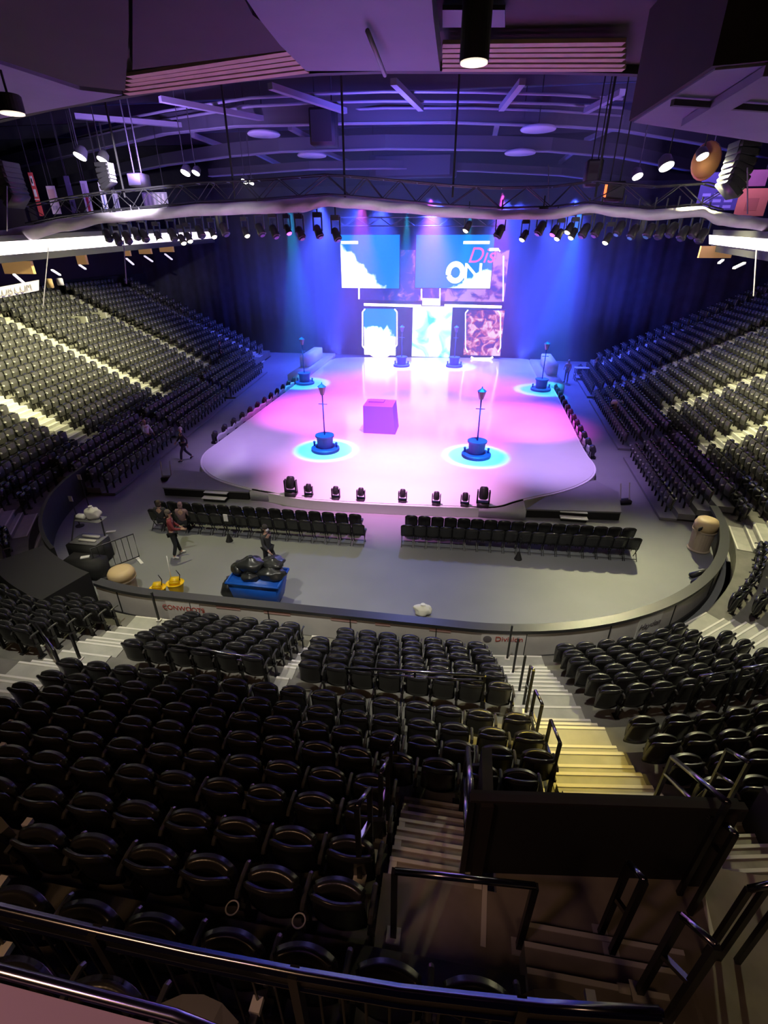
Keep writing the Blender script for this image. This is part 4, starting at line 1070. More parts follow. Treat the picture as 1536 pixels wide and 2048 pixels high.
# flood lamps up in the roof that light the stands
M['flood'] = mat('flood_lens', (1, 1, .9), .2, emit=(1, .96, .80), es=7)
FL = [(160, 312, 28, 1.2), (205, 319, 27, 1.0), (371, 345, 33, 1.1), (392, 345, 33, .9), (489, 362, 38, .9), (503, 365, 38, .7), (1275, 352, 32, 1.0), (1333, 332, 28, 1.2), (1405, 312, 27, .9)]
wl = ['brightest of the pair above the left banners', 'dimmer of the pair above the left banners', 'brighter of the pair left of the truss lattice', 'dimmer of the pair left of the truss lattice', 'brighter of the tiny pair nearest center', 'dimmer of the tiny pair nearest center', 'lower of three at right', 'brightest of three at right', 'highest of three at right']
for (x, y, Y, s), l in zip(FL, wl):
    p = wy(x, y, Y); t = thing('flood_light', 'glowing white flood light under the roof, ' + l, 'flood light', p, 0, 'flood lights under the roof')
    ax = Vector((-.3 if x < 768 else .3, -.55, -1)).normalized()
    m = MB(); m.lathe([(.10 * s, -.4 * s), (.22 * s, -.3 * s), (.27 * s, 0), (.27 * s, .02)], p, 16, ax); hs = m.build('housing', M['lamp'], t, smooth=True)
    m = MB(); m.lathe([(.25 * s, .02), (.24 * s, .06)], p, 16, ax); m.build('lens', M['flood'], hs)
    m = MB(); m.tube([p + Vector((0, 0, .25)), Vector((p.x, p.y, 19.2))], .025, 6); m.build('stem', M['black'], t)
# banners
def banner(x0, y0, x1, y1, Y, col, label, trim=None, round_=False, lines=None):
    a, b = wy(x0, y0, Y), wy(x1, y1, Y); t = thing('hanging_banner', label, 'banner', ((a.x + b.x) / 2, Y, b.z), 0, 'cloth banners hanging from the roof')
    def poly(i): 
        w = (b.x - a.x) / 2 - i; c = (a.x + b.x) / 2; P = [(c - w, Y, a.z - i), (c + w, Y, a.z - i)]
        if round_: P += [(c + w * cos(q), Y, b.z + i + w * .7 - w * .7 * sin(q)) for q in [pi / 2 * k / 5 for k in range(6)]] + [(c - w * sin(q), Y, b.z + i + w * .7 - w * .7 * cos(q)) for q in [pi / 2 * k / 5 for k in range(6)]]
        else: P += [(c + w, Y, b.z + i), (c - w, Y, b.z + i)]
        return [Vector(p) for p in P]
    k = 'ban_%s' % col if isinstance(col, str) else None
    mm = mat('banner_cloth', col, .85, 0, .08, 2)
    m = MB(); m.slab(poly(0), (0, .03, 0)); m.build('cloth', M['white'] if trim else mm, t)
    if trim:
        m = MB(); m.slab([p + Vector((0, -.012, 0)) for p in poly(.14)], (0, .012, 0)); m.build('field', mm, t)
    if lines:
        for (fx0, fy0, fx1, fy1, c2) in lines:
            m = MB(); m.box((a.x + (b.x - a.x) * (fx0 + fx1) / 2, Y - .02, a.z + (b.z - a.z) * (fy0 + fy1) / 2), ((b.x - a.x) * (fx1 - fx0), .03, (a.z - b.z) * (fy1 - fy0))); m.build('printed_band', mat('banner_print', c2, .8), t)
    m = MB(); 
    for x in (a.x + .15, b.x - .15): m.tube([(x, Y + .02, a.z), (x, Y + .02, a.z + 3.5)], .02, 5)
    m.build('cord', M['black'], t)
W_ = (.6, .58, .6)
banner(55, 345, 88, 432, 34, (.50, .06, .06), 'red hanging banner with white figure zero at left', None, False, [(.25, .08, .75, .30, W_), (.25, .38, .75, .55, W_), (.35, .13, .65, .25, (.4, .05, .05)), (.0, .6, 1, .62, W_)])
banner(91, 372, 123, 428, 34, (.52, .42, .48), 'pale pink hanging banner with faint print next to the red one', None, False, [(.15, .12, .85, .45, (.5, .3, .3)), (.2, .7, .45, .85, (.3, .25, .35)), (.55, .7, .8, .85, (.3, .25, .35))])
banner(126, 352, 156, 430, 34.6, (.13, .13, .19), 'dark grey hanging banner between pale pink and red outlined banners', None, False, [(.35, .65, .6, .78, (.03, .03, .05))])
banner(159, 362, 188, 429, 34, (.45, .05, .07), 'red banner with white outline and rounded foot', True, True, [(.25, .08, .75, .45, W_)])
banner(195, 364, 219, 427, 34.3, (.06, .11, .42), 'blue banner with white outline and rounded foot', True, True, [(.25, .10, .75, .4, W_)])
banner(222, 380, 242, 425, 34.8, (.55, .55, .6), 'narrow white banner with dark mountain print', None, False, [(.2, .2, .45, .8, (.15, .15, .25)), (.6, .4, .85, .9, (.15, .15, .25))])
banner(283, 385, 338, 415, 36, (.30, .30, .36), 'wide grey banner with slanting white strokes behind the truss', None, False, [(.08 + .18 * i, .1, .16 + .18 * i, .9, (.6, .55, .62)) for i in range(5)])
banner(1482, 377, 1526, 432, 33, (.55, .20, .07), 'orange hanging banner at right edge', None, False, [(.3, .35, .7, .8, (.4, .14, .05))])
banner(1408, 345, 1470, 420, 34, (.06, .06, .16), 'dark blue hanging banner with rows of faint white figures', None, False, [(.1 + .28 * i, .55 + .16 * j, .3 + .28 * i, .63 + .16 * j, (.24, .24, .42)) for i in range(3) for j in range(3)])
banner(1478, 340, 1530, 372, 34, (.30, .12, .14), 'dull red hanging banner above the orange one')
p = wy(1412, 322, 27.5); t = thing('orange_disc', 'orange round cover beside the highest right flood light', 'disc', p); m = MB(); m.lathe([(.1, -.05), (.55, 0), (.5, .12), (.15, .2)], p, 20, Vector((-.4, -1, .2)).normalized(), 1, 1.35); m.build('cover', mat('orange_cover', (.55, .25, .07), .7), t, smooth=True)
# upper deck, ribbon boards, concourse wall
M['led'] = mat('white_led_ribbon', (1, 1, 1), .5, emit=(1, .84, .97), es=1.6)
def ribbon_board(pts, label):
    r = thing('ribbon_board', label, 'led ribbon', wy(*pts[0][:2], pts[0][3]), 0, 'white glowing ribbon boards')
    top = [wy(x, a, Y) for x, a, b, Y in pts]; bot = [wy(x, b, Y) for x, a, b, Y in pts]
    sgn = -1 if top[0].x < 0 else 1
    m = MB()
    for i in range(len(pts) - 1): m.slab([top[i], top[i + 1], bot[i + 1], bot[i]], (sgn * .12, 0, 0))
    m.build('led_face', M['led'], r)
    m = MB()
    for i in range(len(pts) - 1): m.slab([top[i] + Vector((sgn * .15, 0, .25)), top[i + 1] + Vector((sgn * .15, 0, .25)), bot[i + 1] + Vector((sgn * .15, 0, -.35)), bot[i] + Vector((sgn * .15, 0, -.35))], (sgn * .5, 0, 0))
    m.build('fascia', M['black'], r)
    m = MB()
    for i in range(len(pts) - 1): m.slab([bot[i] + Vector((sgn * .6, 0, .0)), bot[i + 1] + Vector((sgn * .6, 0, .0)), bot[i + 1] + Vector((sgn * 12, 0, .6)), bot[i] + Vector((sgn * 12, 0, .6))], (0, 0, .5))
    m.build('deck', M['soffit'], r)
ribbon_board([(-160, 503, 538, 20), (0, 484, 511, 24), (215, 471, 493, 32), (330, 466, 484, 39), (432, 463, 476, 47)], 'long glowing white ribbon board along the left upper deck')
ribbon_board([(1700, 488, 524, 20), (1536, 478, 503, 24.5), (1418, 470, 488, 34)], 'short glowing white ribbon board on the right upper deck')
m = MB()
dW = 1.05 + .62 * (NROW - 1) + .7
for ss in (frange(S0 - 4, S2 - 4, 1.0), frange(S3 + 5, SEND + 4, 1.0)): ribbon(m, ss, dW, dW + .3, 4.5, 12.5)
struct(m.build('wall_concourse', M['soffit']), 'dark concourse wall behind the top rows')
m = MB()
for ss in (frange(S0 - 4, S2 - 4, 1.0), frange(S3 + 5, SEND + 4, 1.0)): ribbon(m, ss, dW - .14, dW - .04, 6.3, 7.4)
struct(m.build('trim_parapet', M['black']), 'black parapet behind the top rows')
M['ochre'] = mat('ochre_opening_glow', (.5, .3, .12), .8, emit=(.5, .27, .10), es=.35)  # glow put into the surface in place of light inside the openings
for i, (x0, y0, x1, y1, Y, l) in enumerate(((4, 522, 70, 548, 27, 'wide dim ochre lit suite opening at left edge below the ribbon board'), (150, 500, 176, 529, 34, 'small bright ochre lit opening below the left ribbon board'), (246, 490, 262, 512, 40, 'narrow ochre lit opening left of the hanging cable'), (276, 490, 304, 508, 43, 'low ochre lit opening right of the hanging cable'), (318, 488, 348, 504, 45, 'low ochre lit opening nearest the dark curtain'), (1402, 492, 1460, 516, 33, 'ochre lit opening below the right ribbon board'))):
    a, b = wy(x0, y0, Y), wy(x1, y1, Y); m = MB(); m.box(((a.x + b.x) / 2, Y, (a.z + b.z) / 2), (b.x - a.x, .2, a.z - b.z)); tag(m.build('suite_opening', M['ochre']), l, 'lit opening', 'lit openings under the upper deck')
M['tube'] = mat('white_tube_lamp', (1, 1, 1), .4, emit=(.85, .80, .95), es=.9)
for i, (x0, y0, x1, y1, Y) in enumerate(((28, 549, 48, 566, 26), (104, 540, 120, 550, 29), (159, 530, 171, 538, 32), (253, 517, 267, 529, 37), (289, 512, 305, 523, 39), (330, 508, 344, 519, 42), (1468, 536, 1489, 526, 27), (1438, 526, 1446, 520, 30))):
    m = MB(); m.bar(wy(x0, y0, Y), wy(x1, y1, Y + 1.2), .12, .08)
    tag(m.build('tube_lamp', M['tube']), ('slanting white tube lamp below the left ribbon board, %s from left edge' % nth(i + 1)) if i < 6 else 'slanting white tube lamp below the right ribbon board, ' + ('longer one' if i == 6 else 'shorter one'), 'tube lamp', 'tube lamps under the upper deck')
# concourse sign
a, b, c, d = wy(-30, 580, 23), wy(78, 560, 28), wy(78, 581, 28), wy(-30, 602, 23)
t = thing('web_sign', 'long white sign with grey web address at left edge', 'sign', d)
m = MB(); m.slab([a, b, c, d], (-.1, .02, 0)); m.build('sign_board', mat('sign_lilac_white', (.55, .52, .62), .6), t)
xd = (c - d).normalized(); put_text('CDB.COM', .62, (a + b + c + d) / 4 + Vector((.06, -.05, .0)), xd, (0, 0, 1), M['greyprint'], t, sx=1.25)
for (x0, y0, x1, y1, Y, col, l, cat) in ((112, 556, 128, 571, 30, (.42, .40, .55), 'small pale house shaped sign right of the long web sign', 'sign'), (90, 557, 108, 576, 29, (.35, .24, .14), 'small brown box sign next to the long web sign', 'sign')):
    p0, p1 = wy(x0, y0, Y), wy(x1, y1, Y); m = MB(); m.box(((p0.x + p1.x) / 2, Y, (p0.z + p1.z) / 2), (p1.x - p0.x, .15, p0.z - p1.z)); tag(m.build('small_sign', mat('small_sign', col, .6), bevel=.03), l, cat)
for x0, y0, x1, y1, Y, l in ((247, 480, 253, 568, 24, 'below the left end of the truss'), (14, 372, 14, 462, 24, 'at left edge beside the speaker array'), (97, 495, 86, 612, 25, 'below the left ribbon board'), (1495, 335, 1495, 428, 24, 'under the right speaker array'), (1513, 495, 1507, 592, 23, 'below the right ribbon board'), (1097, 330, 1097, 405, 26.5, 'rising above the right truss')):
    m = MB(); m.tube([wy(x0, y0, Y), wy(x1, y1, Y)], .022, 6); tag(m.build('hanging_cable', M['strut']), 'thin pale cable hanging ' + l, 'cable', 'loose hanging cables')
# lit entrance box in the left stand
p, n = base(-17.5); an = atan2(n.y, n.x); z0 = row(13, -17.5)[1]
r = thing('entrance_box', 'pale concrete entrance box with ochre lit front in the upper left stand', 'entrance', pt(-17.5, 8.6, z0))
for s in (-18.7, -16.3):
    m = MB(); m.box(pt(s, 9.3, z0 + .45), (1.5, .15, .9), an); m.build('side_wall', M['step'], r)
m = MB(); m.box(pt(-17.5, 8.5, z0 + .2), (.15, 2.5, .4), an); m.build('front_wall', M['step'], r)
m = MB(); m.box(pt(-17.5, 9.3, z0 + .03), (1.6, 2.4, .06), an); m.build('landing', M['step'], r)
# ------------------------------------------------------------------ floor chairs in two blocks of linked rows
def chair_parts():
    b = MB()
    def fb(u, v):
        a = 2 * u - 1; top = .93 - .08 * abs(a) ** 3
        return (a * .232, -.02 - .10 * v + .05 * a * a, .40 + (top - .40) * v), Vector((-a * .3, 1, .2)).normalized()
    b.shell(fb, 8, 4, .05)
    s = MB(); s.box((0, .20, .44), (.46, .44, .10))
    fr = MB()
    for x in (-.20, .20):
        fr.tube([(x, -.10, .84), (x, -.02, .45), (x, .22, .0)], .014, 6); fr.tube([(x, -.16, 0), (x, .30, .45)], .014, 6)
    fr.tube([(-.2, -.12, .08), (.2, -.12, .08)], .012, 6)
    return b, s, fr
cb, cs, cf_ = chair_parts()
cp = thing('floor_chair', 'x', 'chair', (0, 0, 0), 0, 'black padded floor chairs in front of the ice')
link('backrest', cb.mesh('backrest'), M['seat'], cp, .012); link('seat', cs.mesh('seat'), M['seat'], cp, .02); link('frame', cf_.mesh('frame'), M['steel'], cp)
fc = True
def chair_row(pa, pb, n, lab):
    global fc
    a, b = fl(*pa, 0), fl(*pb, 0); an = atan2(b.y - a.y, b.x - a.x)
    for i in range(n):
        p = a.lerp(b, i / (n - 1)); l = 'black padded floor chair, %s from the central gap, %s' % (nth(n - i if pa[0] < 600 else i + 1), lab)
        if fc: cp.location = p; cp.rotation_euler = (0, 0, an); cp['label'] = l; fc = False
        else: dup(cp, p, an, l)
chair_row((318, 1058), (718, 1089), 17, 'rear row of left block')
chair_row((330, 1040), (712, 1068), 16, 'front row of left block')
chair_row((814, 1091), (1258, 1118), 18, 'rear row of right block')
chair_row((822, 1071), (1248, 1097), 17, 'front row of right block')
def simple(name, label, cat, loc, parts, rz=0, group=None):
    """parts: (name, fn(mb), material, smooth, bevel) in local space"""
    r = thing(name, label, cat, loc, rz, group)
    for n, fn, mm, sm, bv in parts:
        m = MB(); fn(m); link(n, m.mesh(n, sm), mm, r, bv)
    return r
def bin_(p, label, h=1.05, r_=.30):
    simple('waste_bin', label, 'bin', p, [
        ('body', lambda m: m.lathe([(r_ * .95, 0), (r_ * 1.05, .04), (r_ * .92, .08), (r_, h * .62), (r_ * 1.1, h * .64), (r_ * 1.1, h * .68)], n=24), M['tanbody'], False, 0),
        ('lid', lambda m: m.lathe([(r_ * 1.08, h * .68), (r_ * 1.06, h * .86), (r_ * .9, h * .97), (r_ * .5, h)], n=24), M['tan'], True, 0),
        ('opening', lambda m: m.box((-r_ * .75, -r_ * .80, h * .80), (r_ * 1.0, .06, h * .10), .75), M['black'], False, .01)], 0, 'tan lidded waste bins')
bin_(fl(1396, 1098, 0), 'tall tan waste bin with square lid beside the riser seats at right', 1.25, .36)
bin_(fl(1228, 836, 0), 'small tan waste bin between the far riser seats at right', 1.15, .36)
bin_(fl(254, 1186, 0), 'tan domed waste bin just behind the boards at lower left', .92, .37)
# mop buckets
def bucket(p, sc, label):
    simple('mop_bucket', label, 'mop bucket', p, [
        ('tub', lambda m: m.lathe([(.15 * sc, .10), (.16 * sc, .12), (.21 * sc, .46), (.23 * sc, .48), (.19 * sc, .46)], n=18, sx=1.15), M['yellow'], False, 0),
        ('wringer', lambda m: [m.box((0, .02, .54), (.26 * sc, .20 * sc, .18)), m.box((0, -.10 * sc, .52), (.30 * sc, .03, .14))], M['yellow'], False, .015),
        ('lever', lambda m: m.tube([(.14 * sc, 0, .55), (.18 * sc, 0, .75), (.10 * sc, .02, .92)], .014, 6), M['steel'], True, 0),
        ('caster', lambda m: m.lathe([(.045, 0), (.05, .04), (.045, .08)], (-.14 * sc, -.10, .01), 10), M['black'], False, 0),
        ('caster', lambda m: m.lathe([(.045, 0), (.05, .04), (.045, .08)], (.14 * sc, -.10, .01), 10), M['black'], False, 0)], .3, 'yellow mop buckets')
bucket(fl(356, 1190, 0), 1.05, 'bright yellow mop bucket standing upright behind the boards')
bucket(fl(322, 1200, 0), .95, 'yellow mop bucket mostly hidden behind the boards')
p = fl(352, 1186, 0); m = MB(); m.tube([p + Vector((-.05, 0, .3)), p + Vector((-.05, .05, 1.35))], .013, 6); tag(m.build('mop', M['white'], smooth=True), 'thin white mop handle standing in the yellow bucket', 'mop')
# blue bin with rubbish bags
bq = fl(503, 1171, .95); bp = Vector((bq.x, bq.y + .48, 0))
def hull(m): m.add([(-.62, -.38, .1), (.62, -.38, .1), (.62, .38, .1), (-.62, .38, .1), (-.78, -.48, .95), (.78, -.48, .95), (.78, .48, .95), (-.78, .48, .95)], [(0, 3, 2, 1), (4, 5, 6, 7), (0, 1, 5, 4), (1, 2, 6, 5), (2, 3, 7, 6), (3, 0, 4, 7)])
simple('rubbish_cart', 'large blue plastic rubbish cart heaped with black bags behind the boards', 'rubbish cart', bp, [('tub', hull, M['blue'], False, .02),
    ('rim', lambda m: [m.box((0, s * .49, .95), (1.64, .06, .08)) for s in (-1, 1)] + [m.box((s * .79, 0, .95), (.06, 1.0, .08)) for s in (-1, 1)], M['blue'], False, .015)] +
    [('caster', (lambda x, y: lambda m: m.lathe([(.05, 0), (.06, .05), (.05, .1)], (x, y, 0), 10))(x, y), M['black'], False, 0) for x in (-.5, .5) for y in (-.3, .3)])
def bag(loc, sx, sy, sz, label, seed, mm=None):
    rr = random.Random(seed); ph = [rr.uniform(0, 6.3) for _ in range(8)]
    def fb(m):
        n = 22; k = 14; b = len(m.v)
        for j in range(k + 1):
            th = pi * j / k
            for i in range(n):
                a = 2 * pi * i / n
                r = 1 + .09 * sin(3 * a + ph[0] + 2 * th) + .07 * sin(5 * a + ph[1] - 3 * th) + .06 * sin(4 * th + ph[2] + a) + .04 * sin(9 * a + ph[3])
                z = cos(th); q = r * sin(th) ** .8 if sin(th) > 1e-6 else 0
                if z > .75: q *= .55
                m.v.append(Vector((sx * q * cos(a), sy * q * sin(a), sz * (z * (1.0 + .12 * (z > .85)) + .95))))
        for j in range(k):
            for i in range(n): m.f.append([b + j * n + i, b + j * n + (i + 1) % n, b + (j + 1) * n + (i + 1) % n, b + (j + 1) * n + i]); m.mi.append(0)
    simple('rubbish_bag', label, 'rubbish bag', loc, [('bag_body', fb, mm or M['bag'], True, 0), ('tied_neck', lambda m: m.lathe([(.05, sz * 1.85), (.03, sz * 1.98), (.07, sz * 2.15)], n=8), mm or M['bag'], False, 0)], 0, 'black rubbish bags on the blue cart')
B0 = bp + Vector((0, 0, .90))
bag(B0 + Vector((-.20, .12, .10)), .42, .34, .26, 'largest shiny black rubbish bag, top left on blue cart', 1)
bag(B0 + Vector((.42, .05, .0)), .44, .34, .20, 'flat black rubbish bag over the right half of blue cart', 2)
bag(B0 + Vector((.42, .28, .24)), .36, .30, .16, 'grey black rubbish bag at back right below the walking person', 3)
bag(B0 + Vector((-.60, .08, .04)), .22, .26, .20, 'small black rubbish bag slumped over left end of blue cart', 4)
bag(B0 + Vector((-.16, -.20, .0)), .28, .18, .14, 'small crumpled black rubbish bag at front middle of blue cart', 5)
bag(bp + Vector((-.98, .05, .0)), .26, .28, .36, 'black rubbish bag standing on floor at left of blue cart', 6)
M['clump'] = mat('white_cloth', (.80, .80, .70), .8)
wp = fl(845, 1228, 0)
bag(wp, .26, .2, .17, 'crumpled white cloth heap on the floor behind the middle boards', 9, M['clump'])
D.objects['rubbish_bag.006'].name = 'cloth_heap'; D.objects['cloth_heap']['category'] = 'cloth'; del D.objects['cloth_heap']['group']
# steel barricade and equipment at the left corner
def wp2(px, py, z=0): return fl(px, py, z)
a, b = fl(198, 1150, 0), fl(280, 1118, 0); t = thing('crowd_barrier', 'thin grey steel crowd barrier in front of the equipment cart', 'barrier', a.lerp(b, .5))
u = Vector((0, 0, 1)); m = MB(); m.tube([a + u * .12, a + u * 1.02, b + u * 1.02, b + u * .12, a + u * .12], .022, 8); m.build('frame', M['alu'], t, smooth=True)
for f in (.14, .28, .42, .56, .70, .84):
    q = a.lerp(b, f); m = MB(); m.tube([q + u * .12, q + u * 1.02], .010, 6); m.build('upright', M['steel'], t)
for q in (a.lerp(b, .06), a.lerp(b, .97)):
    m = MB(); m.box(q + Vector((.1, -.1, .02)), (.10, .50, .03), .9); m.build('foot', M['white'], t)
ca = fl(188, 1120, 0)
simple('equipment_cart', 'cluttered equipment cart with white sack behind the crowd barrier', 'cart', ca, [
    ('cabinet', lambda m: m.box((0, 0, .42), (1.15, .75, .75)), M['black'], False, .03),
    ('worktop', lambda m: m.box((.03, .05, .82), (1.0, .7, .05)), M['deck'], False, .01),
    ('tray', lambda m: [m.box((.1, .1, .92), (.62, .10, .08)), m.box((.1, -.12, .88), (.62, .10, .06))], M['swag'], False, .01),
    ('upright', lambda m: m.tube([(-.45, -.2, .8), (-.45, .3, 1.6)], .025, 6), M['alu'], False, 0),
    ('upright', lambda m: m.tube([(.45, .3, .8), (.45, .35, 1.5)], .025, 6), M['alu'], False, 0),
    ('shelf', lambda m: m.box((0, .4, 1.42), (.95, .45, .04)), M['deck'], False, .01)])
bag(ca + Vector((.12, .42, 1.44)), .26, .22, .22, 'white full sack on the shelf of the equipment cart', 11, M['swag'])
D.objects['rubbish_bag.006'].name = 'white_sack'; D.objects['white_sack']['category'] = 'sack'; del D.objects['white_sack']['group']
m = MB(); m.box(ca + Vector((-.30, .38, 1.50)), (.36, .22, .12)); tag(m.build('white_box', M['white'], bevel=.01), 'flat white box beside the white sack on the cart', 'box')
q = fl(180, 1150, 0); m = MB(); m.box(q + Vector((0, 0, .34)), (1.25, .6, .68)); tag(m.build('black_case', M['black'], bevel=.04), 'long black road case in front of the equipment cart', 'case')
m = MB(); m.box(q + Vector((.02, .02, .70)), (.26, .14, .03), .5); tag(m.build('paper_sheet', M['white']), 'white sheet lying on the black road case', 'paper')
m = MB(); m.box(fl(222, 1063, .02), (.34, .12, .02), .4); tag(m.build('floor_paper', M['white']), 'white paper strip lying on floor behind the crowd barrier', 'paper')
for px, py, h, l in ((180, 1020, 1.5, 'closer to the equipment cart'), (160, 1052, 1.2, 'behind the equipment cart')):
    p = fl(px, py, 0); simple('signal_post', 'thin pale upright post on the dark floor, ' + l, 'post', p, [('base', lambda m: m.lathe([(.16, 0), (.16, .03), (.04, .06)], n=14), M['black'], False, 0), ('pole', (lambda h: lambda m: m.tube([(0, 0, .05), (0, 0, h)], .018, 6))(h), M['alu'], False, 0), ('tag_plate', (lambda h: lambda m: m.box((0, -.02, h), (.16, .02, .22)))(h), M['white'], False, 0)], 0, 'thin posts in the left corner')
for px, py, l in ((335, 960, 'left of the ice'), (1248, 1007, 'right of the ice')):
    p = fl(px, py, 0); simple('hand_truck', 'small dark hand truck with two pale handles standing ' + l, 'hand truck', p, [('plate', lambda m: m.box((0, 0, .10), (.5, .32, .16)), M['black'], False, .02)] + [('handle', (lambda x: lambda m: m.tube([(x, 0, .15), (x, .25, .85)], .03, 6))(x), M['swag'], False, 0) for x in (-.2, .2)], .3, 'small hand trucks on the floor')
for px, py, l in ((459, 1082, 'left'), (1036, 1118, 'right')):
    p = fl(px, py, 0); simple('row_marker', 'small black cone shaped stand behind middle of the %s chair block' % l, 'marker stand', p, [('cone', lambda m: m.lathe([(.14, 0), (.12, .05), (.03, .30)], n=12), M['black'], False, 0), ('pole', lambda m: m.tube([(0, 0, .28), (0, 0, .85)], .015, 6), M['steel'], False, 0)] + ([('card', lambda m: m.box((0, 0, .98), (.16, .02, .28)), M['white'], False, 0)] if l == 'left' else []), 0, 'marker stands of the chair blocks')
for px, py, l, w in ((1400, 1150, 'longer one by the tall bin', .8), (1395, 1165, 'shorter one by the boards', .5)):
    p = fl(px, py, 0); m = MB(); m.bar(p + Vector((-w / 2, -.2, .08)), p + Vector((w / 2, .15, .16)), .16, .12); tag(m.build('folded_frame', M['steel'], bevel=.02), 'folded black metal frame lying near the right boards, ' + l, 'frame')
# ------------------------------------------------------------------ people
SKIN = mat('skin', (.50, .30, .22), .55); SKIN2 = mat('skin_brown', (.22, .12, .08), .55)
def cloth(c): return mat('clothing', c, .85, 0, .1, 6)
def skin_obj(name, V, Eg, root, m, parent, sub=1):
    names = list(V); idx = {n: i for i, n in enumerate(names)}
    me = D.meshes.new(name); me.from_pydata([V[n][0] for n in names], [(idx[a], idx[b]) for a, b in Eg], [])
    o = D.objects.new(name, me); COL.objects.link(o)
    o.modifiers.new('skin', 'SKIN')
    if not me.skin_vertices: return None
    for n in names:
        r = V[n][1]; sv = me.skin_vertices[0].data[idx[n]]; sv.radius = r if isinstance(r, tuple) else (r, r); sv.use_root = (n == root)
    if sub: s = o.modifiers.new('sub', 'SUBSURF'); s.levels = sub; s.render_levels = sub
    bpy.context.view_layer.update()
    me2 = D.meshes.new_from_object(o.evaluated_get(bpy.context.evaluated_depsgraph_get()))
    D.objects.remove(o); D.meshes.remove(me)
    me2.polygons.foreach_set('use_smooth', [True] * len(me2.polygons)); me2.name = name
    return link(name, me2, m, parent)
BASE = dict(pelvis=(0, 0, .95), waist=(0, .0, 1.10), chest=(0, .01, 1.30), neck=(0, .0, 1.47), jaw=(0, .03, 1.56), head=(0, .02, 1.64), crown=(0, .01, 1.71),
            shL=(-.18, 0, 1.41), elL=(-.25, -.02, 1.14), wrL=(-.25, .08, .90), shR=(.18, 0, 1.41), elR=(.25, -.02, 1.14), wrR=(.25, .08, .90),
            hiL=(-.09, 0, .90), knL=(-.10, .03, .49), anL=(-.10, -.02, .09), toL=(-.11, .15, .03), hiR=(.09, 0, .90), knR=(.10, .03, .49), anR=(.10, -.02, .09), toR=(.11, .15, .03))
def person(loc, rz, h, label, top, legs, shoes, hair, pose=None, skin=SKIN, coat=False, hood=False, mask=None, hairlen=0, cat='person'):
    J = dict(BASE); J.update(pose or {}); k = h / 1.75
    J = {n: Vector(p) * k for n, p in J.items()}
    r = thing('person', label, cat, loc, rz)
    V = {}; Eg = []
    def add(n, rad): V[n] = (J[n], rad * k if not isinstance(rad, tuple) else tuple(q * k for q in rad))
    for n, q in (('pelvis', (.135, .10)), ('waist', (.12, .09)), ('chest', (.15, .105)), ('neck', .05), ('jaw', (.062, .07)), ('head', (.075, .088)), ('crown', (.055, .06)),
                 ('shL', .06), ('elL', .042), ('wrL', .028), ('shR', .06), ('elR', .042), ('wrR', .028), ('hiL', .085), ('knL', .058), ('anL', .038), ('toL', .032), ('hiR', .085), ('knR', .058), ('anR', .038), ('toR', .032)): add(n, q)
    Eg += [('pelvis', 'waist'), ('waist', 'chest'), ('chest', 'neck'), ('neck', 'jaw'), ('jaw', 'head'), ('head', 'crown')]
    for s in 'LR':
        Eg += [('chest', 'sh' + s), ('sh' + s, 'el' + s), ('el' + s, 'wr' + s), ('pelvis', 'hi' + s), ('hi' + s, 'kn' + s), ('kn' + s, 'an' + s), ('an' + s, 'to' + s)]
        w_, e_ = J['wr' + s], J['el' + s]; d = (w_ - e_).normalized(); side = Vector((1 if s == 'R' else -1, 0, 0)); side = (side - d * side.dot(d)).normalized(); fw = d.cross(side).normalized()
        if fw.y < 0: fw = -fw
        pm = w_ + d * .07 * k; V['pa' + s] = (pm, (.034 * k, .020 * k)); Eg.append(('wr' + s, 'pa' + s))
        for i, (off, ln) in enumerate(((.030, .065), (.010, .075), (-.010, .070), (-.030, .055))):
            b0 = pm + fw * off * k + d * .03 * k; b1 = b0 + d * ln * .55 * k - side * .010 * k; b2 = b1 + d * ln * .45 * k - side * .022 * k
            for j, q in enumerate((b0, b1, b2)): V['f%s%d%d' % (s, i, j)] = (q, (.0095 - .0012 * j) * k)
            Eg += [('pa' + s, 'f%s%d0' % (s, i)), ('f%s%d0' % (s, i), 'f%s%d1' % (s, i)), ('f%s%d1' % (s, i), 'f%s%d2' % (s, i))]
        t0 = w_ + d * .045 * k + fw * .035 * k; t1 = t0 + d * .03 * k + fw * .025 * k
        V['t%s0' % s] = (t0, .011 * k); V['t%s1' % s] = (t1, .009 * k); Eg += [('wr' + s, 't%s0' % s), ('t%s0' % s, 't%s1' % s)]
    body = skin_obj('body', V, Eg, 'pelvis', skin, r)
    # face features welded on the body mesh
    hc = J['head']; m = MB()
    m.lathe([(.004 * k, .112 * k), (.014 * k, .10 * k), (.016 * k, .08 * k)], hc + Vector((0, 0, -.03 * k)), 8, Vector((0, 1, -.15)))
    for s in (-1, 1): m.lathe([(.012 * k, 0), (.024 * k, .008 * k), (.018 * k, .016 * k)], hc + Vector((s * .068 * k, -.005 * k, -.02 * k)), 10, Vector((s, 0, 0)), .7, 1.2)
    me = m.mesh('face'); bm = bmesh.new(); bm.from_mesh(body.data); bm.from_mesh(me); bm.to_mesh(body.data); bm.free(); D.meshes.remove(me)
    m = MB()
    for s in (-1, 1): m.lathe([(.011 * k, 0), (.006 * k, .005 * k)], hc + Vector((s * .030 * k, .082 * k, 0)), 8, Vector((0, 1, 0)), 1.3, .8)
    link('eyes', m.mesh('eyes'), M['black'], r)
    m = MB(); m.box(hc + Vector((0, .083 * k, -.062 * k)), (.045 * k, .012 * k, .010 * k)); link('mouth', m.mesh('mouth'), cloth((.3, .1, .1)), r)
